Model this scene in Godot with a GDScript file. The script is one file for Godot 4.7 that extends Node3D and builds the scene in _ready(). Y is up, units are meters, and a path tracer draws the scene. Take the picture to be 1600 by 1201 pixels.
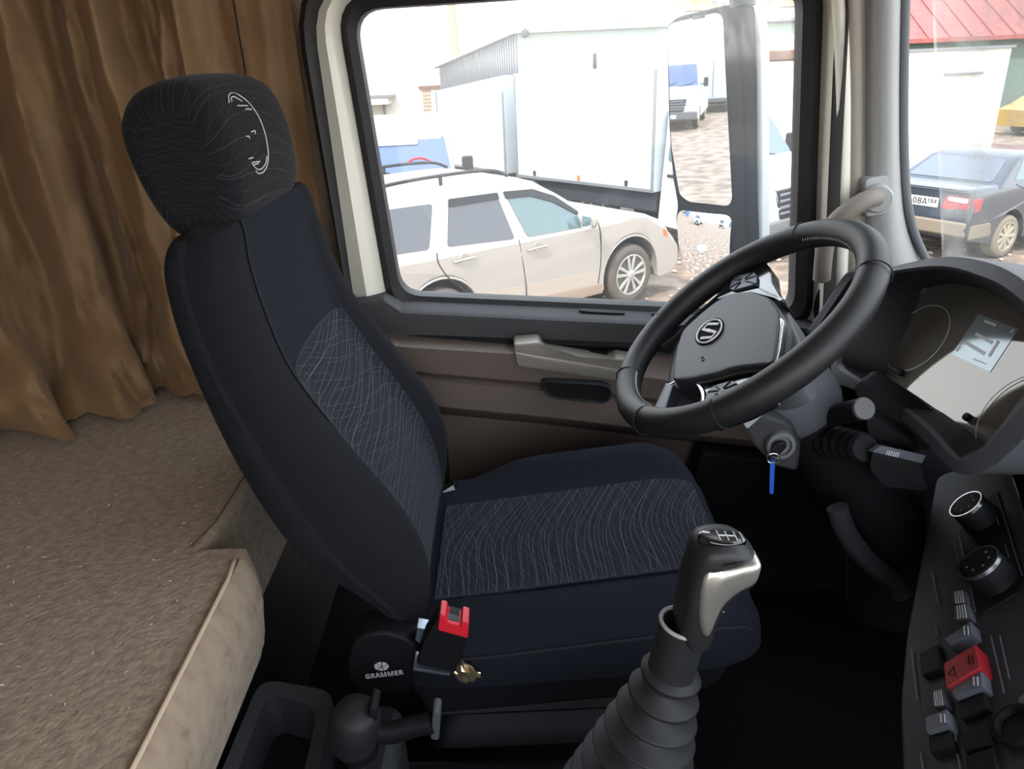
extends Node3D
# A truck cab seen from the passenger seat. Interior points are written in cab units measured from the eye (CAB turns them into metres);
# the yard outside is in metres from the eye (YARD) or in a vehicle's own axes.
const EYE := 2.75
const K := 1.12
const FPX := 1150.0
var rgt: Vector3
var upv: Vector3
var fwd: Vector3
var XF := Transform3D.IDENTITY
var CAB := Transform3D(Basis.from_scale(Vector3(K, K, K)), Vector3(0, EYE, 0))
var YARD := Transform3D(Basis.IDENTITY, Vector3(0, EYE, 0))
var org := {}
var names := {}
var M := {}
var T := {}

func _aim():
	var p := deg_to_rad(23.3)
	var r := deg_to_rad(2.6)
	fwd = Vector3(0, -sin(p), -cos(p))
	var u0 := Vector3(0, cos(p), -sin(p))
	rgt = Vector3.RIGHT * cos(r) - u0 * sin(r)
	upv = Vector3.RIGHT * sin(r) + u0 * cos(r)

# ---- a pixel of the photograph gives a direction; the plane it lies on gives the distance
func ray(u: float, v: float) -> Vector3:
	return fwd + rgt * (u - 800.0) / FPX - upv * (v - 600.5) / FPX
func zp(u, v, z) -> Vector3:
	var d := ray(u, v)
	return d * (z / d.z)
func yp(u, v, y) -> Vector3:
	var d := ray(u, v)
	return d * (y / d.y)
func xp(u, v, x) -> Vector3:
	var d := ray(u, v)
	return d * (x / d.x)
func pp(u, v, p0: Vector3, n: Vector3) -> Vector3:
	var d := ray(u, v)
	return d * (p0.dot(n) / d.dot(n))
func zps(a: Array, z: float) -> PackedVector3Array:
	var o := PackedVector3Array()
	for q in a: o.append(zp(q[0], q[1], z))
	return o
func pps(a: Array, p0: Vector3, n: Vector3) -> PackedVector3Array:
	var o := PackedVector3Array()
	for q in a: o.append(pp(q[0], q[1], p0, n))
	return o

# ---- mesh builder: a triangle soup; every closed shell is turned outward on its own
class MB:
	var p := PackedVector3Array()
	var t := PackedVector2Array()
	var xf: Transform3D
	var crease := 38.0
	func _init(x: Transform3D, cr := 38.0):
		xf = x
		crease = cr
	func tri(a: Vector3, b: Vector3, c: Vector3, ua := Vector2.ZERO, ub := Vector2.ZERO, uc := Vector2.ZERO):
		p.append(xf * a); p.append(xf * b); p.append(xf * c)
		t.append(ua); t.append(ub); t.append(uc)
	func quad(a, b, c, d, ua := Vector2.ZERO, ub := Vector2(1, 0), uc := Vector2(1, 1), ud := Vector2(0, 1)):
		tri(a, b, c, ua, ub, uc); tri(a, c, d, ua, uc, ud)
	func outward(s: int):
		var vol := 0.0
		if s >= p.size(): return
		var o := p[s]
		for i in range(s, p.size(), 3):
			vol += (p[i] - o).dot((p[i + 1] - o).cross(p[i + 2] - o))
		if vol > 0:
			for i in range(s, p.size(), 3):
				var q := p[i + 1]
				p[i + 1] = p[i + 2]
				p[i + 2] = q
				var w := t[i + 1]
				t[i + 1] = t[i + 2]
				t[i + 2] = w
	func cap(r: PackedVector3Array, flip: bool):
		var n := Vector3.ZERO
		var c := Vector3.ZERO
		for i in r.size():
			c += r[i]
			n += (r[i] - r[0]).cross(r[(i + 1) % r.size()] - r[0])
		c /= r.size()
		if n.length() < 1e-12: return
		n = n.normalized()
		var ax := (r[1] - r[0])
		for k in range(1, r.size()):
			if ax.length() > 1e-6: break
			ax = r[k] - r[0]
		ax = (ax - n * ax.dot(n)).normalized()
		var ay := n.cross(ax)
		var q := PackedVector2Array()
		for v in r: q.append(Vector2((v - c).dot(ax), (v - c).dot(ay)))
		var ix := Geometry2D.triangulate_polygon(q)
		if ix.size() >= 3:
			for k in range(0, ix.size(), 3):
				var i0 := ix[k]
				var i1 := ix[k + 1]
				var i2 := ix[k + 2]
				if (q[i1] - q[i0]).cross(q[i2] - q[i0]) < 0:
					var w := i1
					i1 = i2
					i2 = w
				if flip: tri(r[i0], r[i2], r[i1], q[i0] * 6.0, q[i2] * 6.0, q[i1] * 6.0)
				else: tri(r[i0], r[i1], r[i2], q[i0] * 6.0, q[i1] * 6.0, q[i2] * 6.0)
		else:
			for i in r.size():
				var a := r[i]
				var b := r[(i + 1) % r.size()]
				if flip: tri(c, b, a)
				else: tri(c, a, b)
	func loft(rings: Array, closed := true, caps := true, fix := true, round_again := false):
		var s := p.size()
		var nr := rings.size()
		var last := nr if round_again else nr - 1
		for i in last:
			var a: PackedVector3Array = rings[i]
			var b: PackedVector3Array = rings[(i + 1) % nr]
			var n := a.size()
			var m := n if closed else n - 1
			var v0 := float(i) / float(max(1, nr - 1))
			var v1 := float(i + 1) / float(max(1, nr - 1))
			for j in m:
				var k := (j + 1) % n
				var u0 := float(j) / m
				var u1 := float(j + 1) / m
				tri(a[j], a[k], b[k], Vector2(u0, v0), Vector2(u1, v0), Vector2(u1, v1))
				tri(a[j], b[k], b[j], Vector2(u0, v0), Vector2(u1, v1), Vector2(u0, v1))
		if closed and caps and not round_again:
			cap(rings[0], true)
			cap(rings[nr - 1], false)
		if fix: outward(s)
	func tube(path: PackedVector3Array, rad, sides := 10, closed_path := false, flat := 1.0, flat_dir := Vector3.ZERO):
		var rings := []
		var n := path.size()
		var ref := Vector3.ZERO
		for i in n:
			var d: Vector3
			if closed_path: d = (path[(i + 1) % n] - path[(i - 1 + n) % n]).normalized()
			else: d = (path[min(i + 1, n - 1)] - path[max(i - 1, 0)]).normalized()
			if i == 0:
				ref = flat_dir if flat_dir != Vector3.ZERO else (Vector3.UP if abs(d.y) < 0.9 else Vector3.RIGHT)
			ref = (ref - d * ref.dot(d)).normalized()
			var side := d.cross(ref)
			var rr: float = rad[i] if rad is Array or rad is PackedFloat32Array else rad
			var ring := PackedVector3Array()
			for j in sides:
				var a := TAU * j / sides
				ring.append(path[i] + ref * cos(a) * rr * flat + side * sin(a) * rr)
			rings.append(ring)
		loft(rings, true, true, true, closed_path)
	func lathe(c: Vector3, axis: Vector3, prof: Array, n := 24, caps := true):
		var ax := axis.normalized()
		var e := (Vector3.UP if abs(ax.y) < 0.9 else Vector3.RIGHT)
		e = (e - ax * e.dot(ax)).normalized()
		var f := ax.cross(e)
		var rings := []
		for q in prof:
			var ring := PackedVector3Array()
			for j in n:
				var a := TAU * j / n
				ring.append(c + ax * q[1] + (e * cos(a) + f * sin(a)) * max(q[0], 0.00002))
			rings.append(ring)
		loft(rings, true, caps)
	func prism(outline: PackedVector3Array, off: Vector3, bevel := 0.0, steps := 2, both := false):
		# outline = front face; the body goes back by off; the front edge (and the back one) is rounded
		var n := Vector3.ZERO
		var m := outline.size()
		for i in m: n += (outline[i] - outline[0]).cross(outline[(i + 1) % m] - outline[0])
		n = n.normalized()
		var rings := []
		var d := off.normalized()
		if bevel > 0:
			for k in range(steps + 1):
				var a := PI / 2 * k / steps
				rings.append(MB.shift(MB.inset(outline, n, bevel * (1.0 - sin(a))), d * bevel * (1.0 - cos(a))))
		else:
			rings.append(outline)
		if both and bevel > 0:
			for k in range(steps + 1):
				var a := PI / 2 * (1.0 - float(k) / steps)
				rings.append(MB.shift(MB.inset(outline, n, bevel * (1.0 - sin(a))), off - d * bevel * (1.0 - cos(a))))
		else:
			rings.append(MB.shift(outline, off))
		loft(rings)
	static func shift(r: PackedVector3Array, o: Vector3) -> PackedVector3Array:
		var q := PackedVector3Array()
		for v in r: q.append(v + o)
		return q
	static func inset(r: PackedVector3Array, n: Vector3, w: float) -> PackedVector3Array:
		if abs(w) < 1e-9: return r.duplicate()
		var q := PackedVector3Array()
		var m := r.size()
		for i in m:
			var e0 := (r[i] - r[(i - 1 + m) % m]).normalized()
			var e1 := (r[(i + 1) % m] - r[i]).normalized()
			var a := n.cross(e0)
			var b := n.cross(e1)
			var h := a + b
			if h.length() < 0.2: h = a
			h = h.normalized()
			q.append(r[i] + h * w / max(0.5, h.dot(a)))
		return q
	func box(c: Vector3, s: Vector3, bev := 0.0, b := Basis.IDENTITY):
		# box with rounded long edges and bevelled ends
		var hx := s.x / 2
		var hy := s.y / 2
		var r: float = min(bev, min(s.x, min(s.y, s.z)) * 0.45)
		var base := PackedVector3Array()
		if r <= 0:
			for q in [[-1, -1], [1, -1], [1, 1], [-1, 1]]: base.append(c + b * Vector3(q[0] * hx, q[1] * hy, s.z / 2))
		else:
			for q in [[-1, -1, PI], [1, -1, 1.5 * PI], [1, 1, 0.0], [-1, 1, 0.5 * PI]]:
				for k in 3:
					var a: float = q[2] + PI / 4 * k
					base.append(c + b * Vector3(q[0] * (hx - r) + cos(a) * r, q[1] * (hy - r) + sin(a) * r, s.z / 2))
		prism(base, b * Vector3(0, 0, -s.z), r, 2, true)
	func ringslab(inner: PackedVector3Array, outer: PackedVector3Array, off: Vector3, bulge := Vector3.ZERO):
		# a frame between two outlines of equal count
		var mid := PackedVector3Array()
		for i in inner.size(): mid.append((inner[i] + outer[i]) / 2 + bulge)
		var rings := [inner, mid, outer, MB.shift(outer, off), MB.shift(inner, off)] if bulge != Vector3.ZERO else [inner, outer, MB.shift(outer, off), MB.shift(inner, off)]
		loft(rings, true, false, true, true)
	func grid(nu: int, nv: int, fn: Callable, thick := Vector3.ZERO):
		var s := p.size()
		var g := []
		for i in nu + 1:
			var row := PackedVector3Array()
			for j in nv + 1: row.append(fn.call(float(i) / nu, float(j) / nv))
			g.append(row)
		for i in nu:
			for j in nv:
				var u0 := float(i) / nu
				var u1 := float(i + 1) / nu
				var v0 := float(j) / nv
				var v1 := float(j + 1) / nv
				quad(g[i][j], g[i + 1][j], g[i + 1][j + 1], g[i][j + 1], Vector2(u0, v0), Vector2(u1, v0), Vector2(u1, v1), Vector2(u0, v1))
				if thick != Vector3.ZERO:
					quad(g[i][j] + thick, g[i][j + 1] + thick, g[i + 1][j + 1] + thick, g[i + 1][j] + thick, Vector2(u0, v0), Vector2(u0, v1), Vector2(u1, v1), Vector2(u1, v0))
		if thick != Vector3.ZERO:
			for i in nu:
				for j in [0, nv]:
					quad(g[i][j], g[i][j] + thick, g[i + 1][j] + thick, g[i + 1][j]) if j == 0 else quad(g[i][j], g[i + 1][j], g[i + 1][j] + thick, g[i][j] + thick)
			for j in nv:
				for i in [0, nu]:
					quad(g[i][j], g[i][j + 1], g[i][j + 1] + thick, g[i][j] + thick) if i == 0 else quad(g[i][j], g[i][j] + thick, g[i][j + 1] + thick, g[i][j + 1])
			outward(s)
	func mesh(origin: Vector3, m: Material) -> ArrayMesh:
		var n := p.size()
		var fn := PackedVector3Array()
		var buckets := {}
		for i in range(0, n, 3):
			var f := (p[i + 2] - p[i]).cross(p[i + 1] - p[i])
			fn.append(f)
			for k in 3:
				var key := Vector3i((p[i + k] * 20000.0).round())
				if not buckets.has(key): buckets[key] = PackedInt32Array()
				buckets[key].append(i / 3)
		var un := PackedVector3Array()
		for f in fn: un.append(f.normalized())
		var cc := cos(deg_to_rad(crease))
		var nn := PackedVector3Array()
		nn.resize(n)
		var vv := PackedVector3Array()
		vv.resize(n)
		for i in n:
			var me := un[i / 3]
			var acc := Vector3.ZERO
			for f in buckets[Vector3i((p[i] * 20000.0).round())]:
				if un[f].dot(me) > cc: acc += fn[f]
			nn[i] = acc.normalized() if acc.length() > 1e-14 else (me if me.length() > 0.5 else Vector3.UP)
			vv[i] = p[i] - origin
		var a := []
		a.resize(Mesh.ARRAY_MAX)
		a[Mesh.ARRAY_VERTEX] = vv
		a[Mesh.ARRAY_NORMAL] = nn
		a[Mesh.ARRAY_TEX_UV] = t
		var am := ArrayMesh.new()
		am.add_surface_from_arrays(Mesh.PRIMITIVE_TRIANGLES, a)
		am.surface_set_material(0, m)
		return am

func mb(cr := 38.0) -> MB: return MB.new(XF, cr)

# ---- outlines
func fillet(pts: PackedVector3Array, r, n := 5) -> PackedVector3Array:
	var o := PackedVector3Array()
	var m := pts.size()
	for i in m:
		var rr: float = r[i] if r is Array else r
		var a := pts[(i - 1 + m) % m]
		var b := pts[i]
		var c := pts[(i + 1) % m]
		var r0: float = min(rr, (a - b).length() * 0.48)
		var r1: float = min(rr, (c - b).length() * 0.48)
		var p0 := b + (a - b).normalized() * r0
		var p1 := b + (c - b).normalized() * r1
		for k in n + 1:
			var t := float(k) / n
			o.append(p0 * (1 - t) * (1 - t) + b * 2 * t * (1 - t) + p1 * t * t)
	return o
func spline(pts, n := 8, closed := false) -> PackedVector3Array:
	var o := PackedVector3Array()
	var m: int = pts.size()
	var segs := m if closed else m - 1
	for i in segs:
		var a: Vector3 = pts[(i - 1 + m) % m] if closed or i > 0 else pts[0]
		var b: Vector3 = pts[i]
		var c: Vector3 = pts[(i + 1) % m]
		var d: Vector3 = pts[(i + 2) % m] if closed or i + 2 < m else pts[m - 1]
		for k in n: o.append(b.cubic_interpolate(c, a, d, float(k) / n))
	if not closed: o.append(pts[m - 1])
	return o
func lerp_pts(pts: Array, t: float) -> Vector3:
	var f := t * (pts.size() - 1)
	var i: int = clamp(int(f), 0, pts.size() - 2)
	return pts[i].lerp(pts[i + 1], f - i)
func tab(xs: Array, x: float) -> float:
	# piecewise linear table [[x, y], ...]
	if x <= xs[0][0]: return xs[0][1]
	for i in xs.size() - 1:
		if x <= xs[i + 1][0]: return lerp(float(xs[i][1]), float(xs[i + 1][1]), (x - xs[i][0]) / (xs[i + 1][0] - xs[i][0]))
	return xs[xs.size() - 1][1]
func V(a: Array) -> PackedVector3Array:
	var o := PackedVector3Array()
	for q in a: o.append(Vector3(q[0], q[1], q[2]))
	return o

# ---- nodes
func numbered(n: String) -> String:
	if not names.has(n):
		names[n] = 0
		return n
	names[n] += 1
	return "%s_%03d" % [n, names[n]]
func thing(called, label, category, base: Vector3, group := "", kind := "") -> Node3D:
	var o := Node3D.new()
	o.name = numbered(called)
	add_child(o)
	o.position = XF * base
	org[o] = o.position
	if kind: o.set_meta("kind", kind)
	if label: o.set_meta("label", label)
	if category: o.set_meta("category", category)
	if group: o.set_meta("group", group)
	return o
func part(b: MB, called: String, m: Material, parent: Node, label := "") -> MeshInstance3D:
	var o := MeshInstance3D.new()
	var nm := called
	var k := 0
	while parent.has_node(NodePath(nm)):
		k += 1
		nm = "%s_%03d" % [called, k]
	o.name = nm
	o.mesh = b.mesh(org[parent], m)
	org[o] = org[parent]
	parent.add_child(o)
	if label: o.set_meta("label", label)
	return o
func solo(b: MB, called, m: Material, label, category, base: Vector3, kind := "", group := "") -> MeshInstance3D:
	var o := MeshInstance3D.new()
	o.name = numbered(called)
	var w := XF * base
	o.mesh = b.mesh(w, m)
	org[o] = w
	add_child(o)
	o.position = w
	if kind: o.set_meta("kind", kind)
	if label: o.set_meta("label", label)
	if category: o.set_meta("category", category)
	if group: o.set_meta("group", group)
	return o
func letters(txt: String, h: float, depth: float, at: Vector3, right: Vector3, up: Vector3, m: Material, parent: Node, called := "lettering", bold := false):
	# lettering h (metres) tall, centred on at (in the current axes)
	var tm := TextMesh.new()
	var f := SystemFont.new()
	f.font_names = PackedStringArray(["Droid Sans"])
	if bold: f.font_weight = 700
	tm.font = f
	tm.text = txt
	tm.font_size = 64
	tm.pixel_size = h / 46.0
	tm.depth = depth
	tm.curve_step = 2.0
	tm.material = m
	var o := MeshInstance3D.new()
	o.mesh = tm
	o.name = called
	parent.add_child(o, true)
	var r := (XF.basis * right).normalized()
	var u := (XF.basis * up).normalized()
	var z := r.cross(u).normalized()
	o.transform = Transform3D(Basis(r, z.cross(r).normalized(), z), XF * at - org[parent])
	org[o] = org[parent]
	return o

# ---- textures and materials
func noise_img(size: int, freq: float, sd: int, oct := 4, kind := FastNoiseLite.TYPE_SIMPLEX_SMOOTH) -> Image:
	var n := FastNoiseLite.new()
	n.seed = sd
	n.frequency = freq
	n.noise_type = kind
	n.fractal_octaves = oct
	return n.get_seamless_image(size, size)
func ramp(im: Image, stops: Array) -> ImageTexture:
	var s := im.get_width()
	var lut := []
	for i in 256:
		var x := i / 255.0
		var c: Color = stops[0][1]
		for k in stops.size() - 1:
			if x >= stops[k][0]: c = (stops[k][1] as Color).lerp(stops[k + 1][1], clamp((x - stops[k][0]) / (stops[k + 1][0] - stops[k][0]), 0, 1))
		lut.append(c)
	var o := Image.create(s, s, false, Image.FORMAT_RGBA8)
	for y in s:
		for x in s: o.set_pixel(x, y, lut[int(im.get_pixel(x, y).r * 255)])
	return ImageTexture.create_from_image(o)
func grey(v: float) -> Color: return Color(v, v, v)
func rgb(r, g, b) -> Color: return Color(r / 255.0, g / 255.0, b / 255.0)
func mat(key: String, c: Color, rough := 0.6, metal := 0.0, o := {}) -> StandardMaterial3D:
	var m := StandardMaterial3D.new()
	m.resource_name = key
	m.albedo_color = c
	m.roughness = rough
	m.metallic = metal
	if o.has("tex"):
		m.albedo_texture = o.tex
	if o.has("bump"):
		m.heightmap_enabled = true
		m.heightmap_texture = o.bump
		m.heightmap_scale = o.get("bs", 0.05)
	if o.has("tri"):
		m.uv1_triplanar = true
		m.uv1_world_triplanar = o.get("world", true)
		m.uv1_scale = Vector3.ONE * float(o.tri)
	if o.has("uv"): m.uv1_scale = o.uv
	if o.has("rim"):
		m.rim_enabled = true
		m.rim = o.rim
		m.rim_tint = 0.5
	if o.has("coat"):
		m.clearcoat_enabled = true
		m.clearcoat = o.coat
		m.clearcoat_roughness = o.get("cr", 0.08)
	if o.has("spec"): m.metallic_specular = o.spec
	if o.has("alpha"):
		m.transparency = BaseMaterial3D.TRANSPARENCY_ALPHA
		m.albedo_color.a = o.alpha
	if o.has("emit"):
		m.emission_enabled = true
		m.emission = o.emit
		m.emission_energy_multiplier = o.get("ee", 1.0)
	if o.has("back"):
		m.backlight_enabled = true
		m.backlight = o.back
	M[key] = m
	return m

func dot_px(im: Image, x: float, y: float, c: Color, a: float):
	var s := im.get_width()
	var xi := posmod(int(floor(x)), s)
	var yi := posmod(int(floor(y)), im.get_height())
	var fx: float = x - floor(x)
	for k in 2:
		var xx := posmod(xi + k, s)
		var w: float = a * (fx if k == 1 else 1.0 - fx)
		im.set_pixel(xx, yi, im.get_pixel(xx, yi).lerp(c, w))
func thread_tex(base: Color, line: Color, sd: int, spread: float) -> ImageTexture:
	# upholstery with thin light threads: two families of curved lines that cross into a net
	var s := 1024
	var im := Image.create(s, s, false, Image.FORMAT_RGBA8)
	var r := RandomNumberGenerator.new()
	r.seed = sd
	var nz := noise_img(s, 0.15, sd, 2)
	for y in s:
		for x in s:
			im.set_pixel(x, y, base * (0.8 + 0.4 * nz.get_pixel(x, y).r))
	for fam in 2:
		var x0 := 0.0
		var k := 0
		while x0 < s:
			var ph := r.randf() * 0.5
			var am := 16.0 + r.randf() * 16.0
			var lean := (130.0 if fam == 0 else -210.0)
			var st := 0.9 if fam == 0 else 0.6
			if k % 3 == 0: st *= 0.55
			for y in s:
				var v := float(y) / s
				var x := x0 + am * sin(TAU * (v * 0.95 + ph * 0.3 + 0.15)) + lean * pow(v, 1.6 if fam == 0 else 1.0)
				if fam == 0 or int(v * 9 + k) % 4 != 0:
					dot_px(im, x, y, line, st * (0.75 + 0.25 * sin(y * 0.9)))
			x0 += spread * (0.55 + r.randf() * 0.9) * (1.0 if fam == 0 else 1.35)
			k += 1
	return ImageTexture.create_from_image(im)

func make_materials():
	var grain := ImageTexture.create_from_image(noise_img(512, 0.09, 3, 3, FastNoiseLite.TYPE_CELLULAR))
	var weave := ImageTexture.create_from_image(noise_img(512, 0.16, 5, 3))
	var lumps := ImageTexture.create_from_image(noise_img(512, 0.02, 8, 5))
	T.grain = grain
	T.weave = weave
	T.lumps = lumps
	var n1 := noise_img(512, 0.05, 11, 5)
	# interior plastics
	mat("dash", rgb(74, 76, 82), 0.52, 0, {"bump": grain, "bs": 0.02, "tri": 9.0})
	mat("dash_dark", rgb(40, 41, 45), 0.6, 0, {"bump": grain, "bs": 0.02, "tri": 9.0})
	mat("black", rgb(22, 22, 25), 0.55, 0, {"spec": 0.3})
	mat("rubber", rgb(27, 27, 30), 0.62)
	mat("gloss_black", rgb(16, 17, 20), 0.12, 0, {"coat": 0.6})
	mat("door_upper", rgb(80, 80, 82), 0.8, 0, {"spec": 0.25, "bump": grain, "bs": 0.02, "tri": 9.0})
	mat("door_brown", rgb(100, 87, 79), 0.6, 0, {"bump": grain, "bs": 0.02, "tri": 9.0})
	mat("door_handle", rgb(142, 136, 126), 0.42, 0.35)
	mat("paint_cream", rgb(238, 234, 220), 0.35, 0, {"coat": 0.25})
	mat("pillar", rgb(158, 159, 158), 0.6, 0, {"bump": grain, "bs": 0.015, "tri": 9.0})
	mat("taupe", rgb(150, 143, 132), 0.7)
	mat("headlining", rgb(186, 166, 144), 0.9, 0, {"bump": weave, "bs": 0.03, "tri": 3.0})
	mat("floor_mat", rgb(26, 25, 26), 0.9, 0, {"spec": 0.15, "bump": lumps, "bs": 0.3, "tri": 2.5})
	mat("chrome", rgb(196, 198, 204), 0.2, 1.0)
	mat("satin", rgb(196, 192, 184), 0.34, 0.8)
	mat("steel", rgb(150, 158, 168), 0.35, 0.9)
	mat("leather", rgb(28, 28, 30), 0.5, 0, {"bump": grain, "bs": 0.035, "tri": 14.0})
	mat("hub_grey", rgb(54, 57, 63), 0.5, 0.05)
	mat("badge_black", rgb(14, 14, 17), 0.6, 0, {"spec": 0.1})
	mat("badge_white", rgb(232, 232, 236), 0.5)
	mat("mirror_shell", rgb(34, 37, 43), 0.7, 0, {"spec": 0.2})
	mat("gasket", rgb(104, 107, 110), 0.7)
	mat("bar_grey", rgb(124, 117, 108), 0.6)
	mat("pad_grey", rgb(70, 76, 86), 0.4, 0.2)
	mat("red", rgb(214, 36, 48), 0.42)
	mat("red_dark", rgb(150, 22, 34), 0.45)
	mat("switch_grey", rgb(88, 92, 102), 0.5)
	mat("mark", rgb(190, 192, 196), 0.6)
	mat("blue_tag", rgb(42, 92, 190), 0.3, 0, {"coat": 0.4})
	mat("foil", rgb(190, 172, 140), 0.22, 0.85)
	mat("print", rgb(205, 205, 205), 0.6)
	mat("green_lamp", rgb(40, 220, 80), 0.4, 0, {"emit": rgb(40, 255, 90), "ee": 1.0})
	mat("screen", rgb(124, 118, 110), 0.05, 0.4)
	mat("screen_panel", rgb(150, 158, 160), 0.12, 0.3)
	mat("gauge_ring", rgb(200, 200, 202), 0.3)
	# cloth
	mat("cloth", rgb(34, 36, 45), 0.95, 0, {"spec": 0.12, "bump": weave, "bs": 0.05, "tri": 7.0, "rim": 0.15})
	mat("cloth_dimmed_side", rgb(33, 34, 38), 0.95, 0, {"spec": 0.12, "bump": weave, "bs": 0.05, "tri": 7.0, "rim": 0.12})  # same navy cloth, greyed: the dim light on the side is in its colour
	T.thread = thread_tex(rgb(36, 38, 47), rgb(170, 172, 178), 21, 15.0)
	T.thread_dim = thread_tex(rgb(34, 34, 37), rgb(112, 112, 116), 22, 26.0)
	mat("cloth_seat", Color.WHITE, 0.95, 0, {"tex": T.thread, "spec": 0.12, "rim": 0.12})
	mat("cloth_head", Color.WHITE, 0.95, 0, {"tex": T.thread_dim, "spec": 0.12, "rim": 0.12})
	mat("seam", rgb(30, 31, 38), 0.9)
	mat("bunk_seam", rgb(112, 82, 60), 0.9)
	mat("embroidery", rgb(205, 207, 212), 0.7)
	var bunk_c := ramp(noise_img(512, 0.02, 31, 7), [[0.0, rgb(134, 116, 98)], [0.5, rgb(156, 137, 116)], [1.0, rgb(174, 155, 133)]])
	var bunk_b := ImageTexture.create_from_image(noise_img(512, 0.035, 32, 4))
	mat("velour", Color.WHITE, 0.95, 0, {"tex": bunk_c, "bump": bunk_b, "bs": 0.14, "tri": 4.5, "rim": 0.3})
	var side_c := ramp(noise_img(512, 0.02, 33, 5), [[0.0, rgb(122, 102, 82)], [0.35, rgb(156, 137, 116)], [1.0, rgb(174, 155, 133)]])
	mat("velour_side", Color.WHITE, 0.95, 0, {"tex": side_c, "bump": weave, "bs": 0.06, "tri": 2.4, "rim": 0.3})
	mat("piping", rgb(206, 186, 160), 0.8)
	mat("lint", rgb(214, 206, 192), 0.9)
	var cur_c := ramp(noise_img(256, 0.02, 41, 3), [[0.0, rgb(126, 98, 66)], [1.0, rgb(146, 116, 82)]])
	mat("curtain", Color.WHITE, 0.62, 0, {"tex": cur_c, "tri": 1.5, "bump": weave, "bs": 0.015, "rim": 0.25, "back": rgb(40, 30, 18)})
	# glass
	mat("pane", rgb(225, 235, 238), 0.02, 0, {"alpha": 0.05})
	var dirt := noise_img(512, 0.014, 51, 6)
	var fine := noise_img(512, 0.2, 52, 2)
	var di := Image.create(512, 512, false, Image.FORMAT_RGBA8)
	for y in 512:
		for x in 512:
			var a: float = clamp((dirt.get_pixel(x, y).r - 0.36) * 0.55, 0.0, 0.26) + (0.28 if fine.get_pixel(x, y).r > 0.83 else 0.0)
			di.set_pixel(x, y, Color(0.86, 0.87, 0.85, clamp(0.11 + a, 0, 0.5)))
	mat("windscreen", Color.WHITE, 0.25, 0, {"tex": ImageTexture.create_from_image(di), "tri": 1.1, "alpha": 1.0})
	mat("mirror", rgb(236, 240, 244), 0.015, 1.0)
	# yard
	var soil := ramp(noise_img(1024, 0.012, 61, 6), [[0.0, rgb(84, 73, 64)], [0.45, rgb(114, 99, 87)], [0.62, rgb(130, 115, 102)], [1.0, rgb(150, 136, 122)]])
	mat("soil", Color.WHITE, 0.95, 0, {"tex": soil, "tri": 0.16, "bump": lumps, "bs": 4.0})
	mat("puddle", rgb(70, 70, 72), 0.04, 0)
	mat("silver_paint", rgb(150, 145, 139), 0.36, 0.25, {"coat": 0.5})
	mat("silver_dusty", rgb(148, 138, 126), 0.6, 0.1)
	mat("silver_muddy", rgb(126, 110, 94), 0.7)
	mat("white_paint", rgb(186, 192, 196), 0.4, 0, {"coat": 0.3})
	mat("box_panel", rgb(166, 176, 182), 0.5)
	mat("box_trim", rgb(112, 116, 120), 0.45, 0.3)
	mat("tyre", rgb(78, 70, 64), 0.9, 0, {"bump": lumps, "bs": 0.4, "tri": 4.0})
	mat("tyre_dark", rgb(52, 50, 50), 0.9)
	mat("rim_alloy", rgb(160, 160, 156), 0.4, 0.5)
	mat("rim_dusty", rgb(146, 138, 122), 0.7, 0.1)
	mat("chassis", rgb(34, 38, 46), 0.85, 0, {"bump": lumps, "bs": 0.4, "tri": 3.0})
	mat("arch_liner", rgb(52, 45, 41), 0.95)
	mat("car_glass", rgb(84, 92, 104), 0.06, 0.2)
	mat("car_glass_dark", rgb(74, 76, 82), 0.1, 0.1)
	mat("car_glass_clear", rgb(84, 102, 106), 0.05, 0.1)
	mat("car_glass_blue", rgb(80, 96, 128), 0.06, 0.2)
	mat("car_black", rgb(26, 28, 33), 0.5)
	mat("car_grey_plastic", rgb(96, 96, 96), 0.7)
	mat("lamp_amber", rgb(200, 96, 40), 0.3, 0, {"coat": 0.5})
	mat("lamp_clear", rgb(214, 220, 224), 0.15, 0.2, {"coat": 0.5})
	mat("lamp_red", rgb(150, 30, 46), 0.25, 0, {"coat": 0.6})
	mat("sedan_paint", rgb(46, 52, 62), 0.3, 0.3, {"coat": 0.5})
	mat("sedan_dusty", rgb(108, 100, 88), 0.85)
	mat("yellow_paint", rgb(160, 132, 62), 0.4)
	mat("plate", rgb(228, 230, 228), 0.5)
	mat("plate_ink", rgb(40, 42, 46), 0.6)
	mat("corrugated", rgb(112, 118, 126), 0.5, 0.4)
	mat("wall_white", rgb(196, 194, 186), 0.85, 0, {"bump": lumps, "bs": 0.6, "tri": 0.6})
	mat("wall_green_white", rgb(150, 162, 152), 0.8)
	mat("wall_beige", rgb(176, 164, 130), 0.9)
	mat("roof_grey", rgb(112, 112, 118), 0.8)
	var rr := ramp(noise_img(256, 0.02, 71, 4), [[0.0, rgb(112, 58, 54)], [1.0, rgb(138, 76, 70)]])
	mat("roof_red", Color.WHITE, 0.6, 0.1, {"tex": rr, "tri": 0.4})
	mat("fascia_green", rgb(84, 102, 94), 0.7)
	mat("wood_pole", rgb(134, 116, 96), 0.9)
	mat("window_dark", rgb(118, 116, 114), 0.2)
	mat("brown_beam", rgb(96, 74, 62), 0.8)
	mat("blue_paint", rgb(60, 112, 186), 0.45)
	mat("stone", rgb(176, 160, 146), 0.95)

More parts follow.
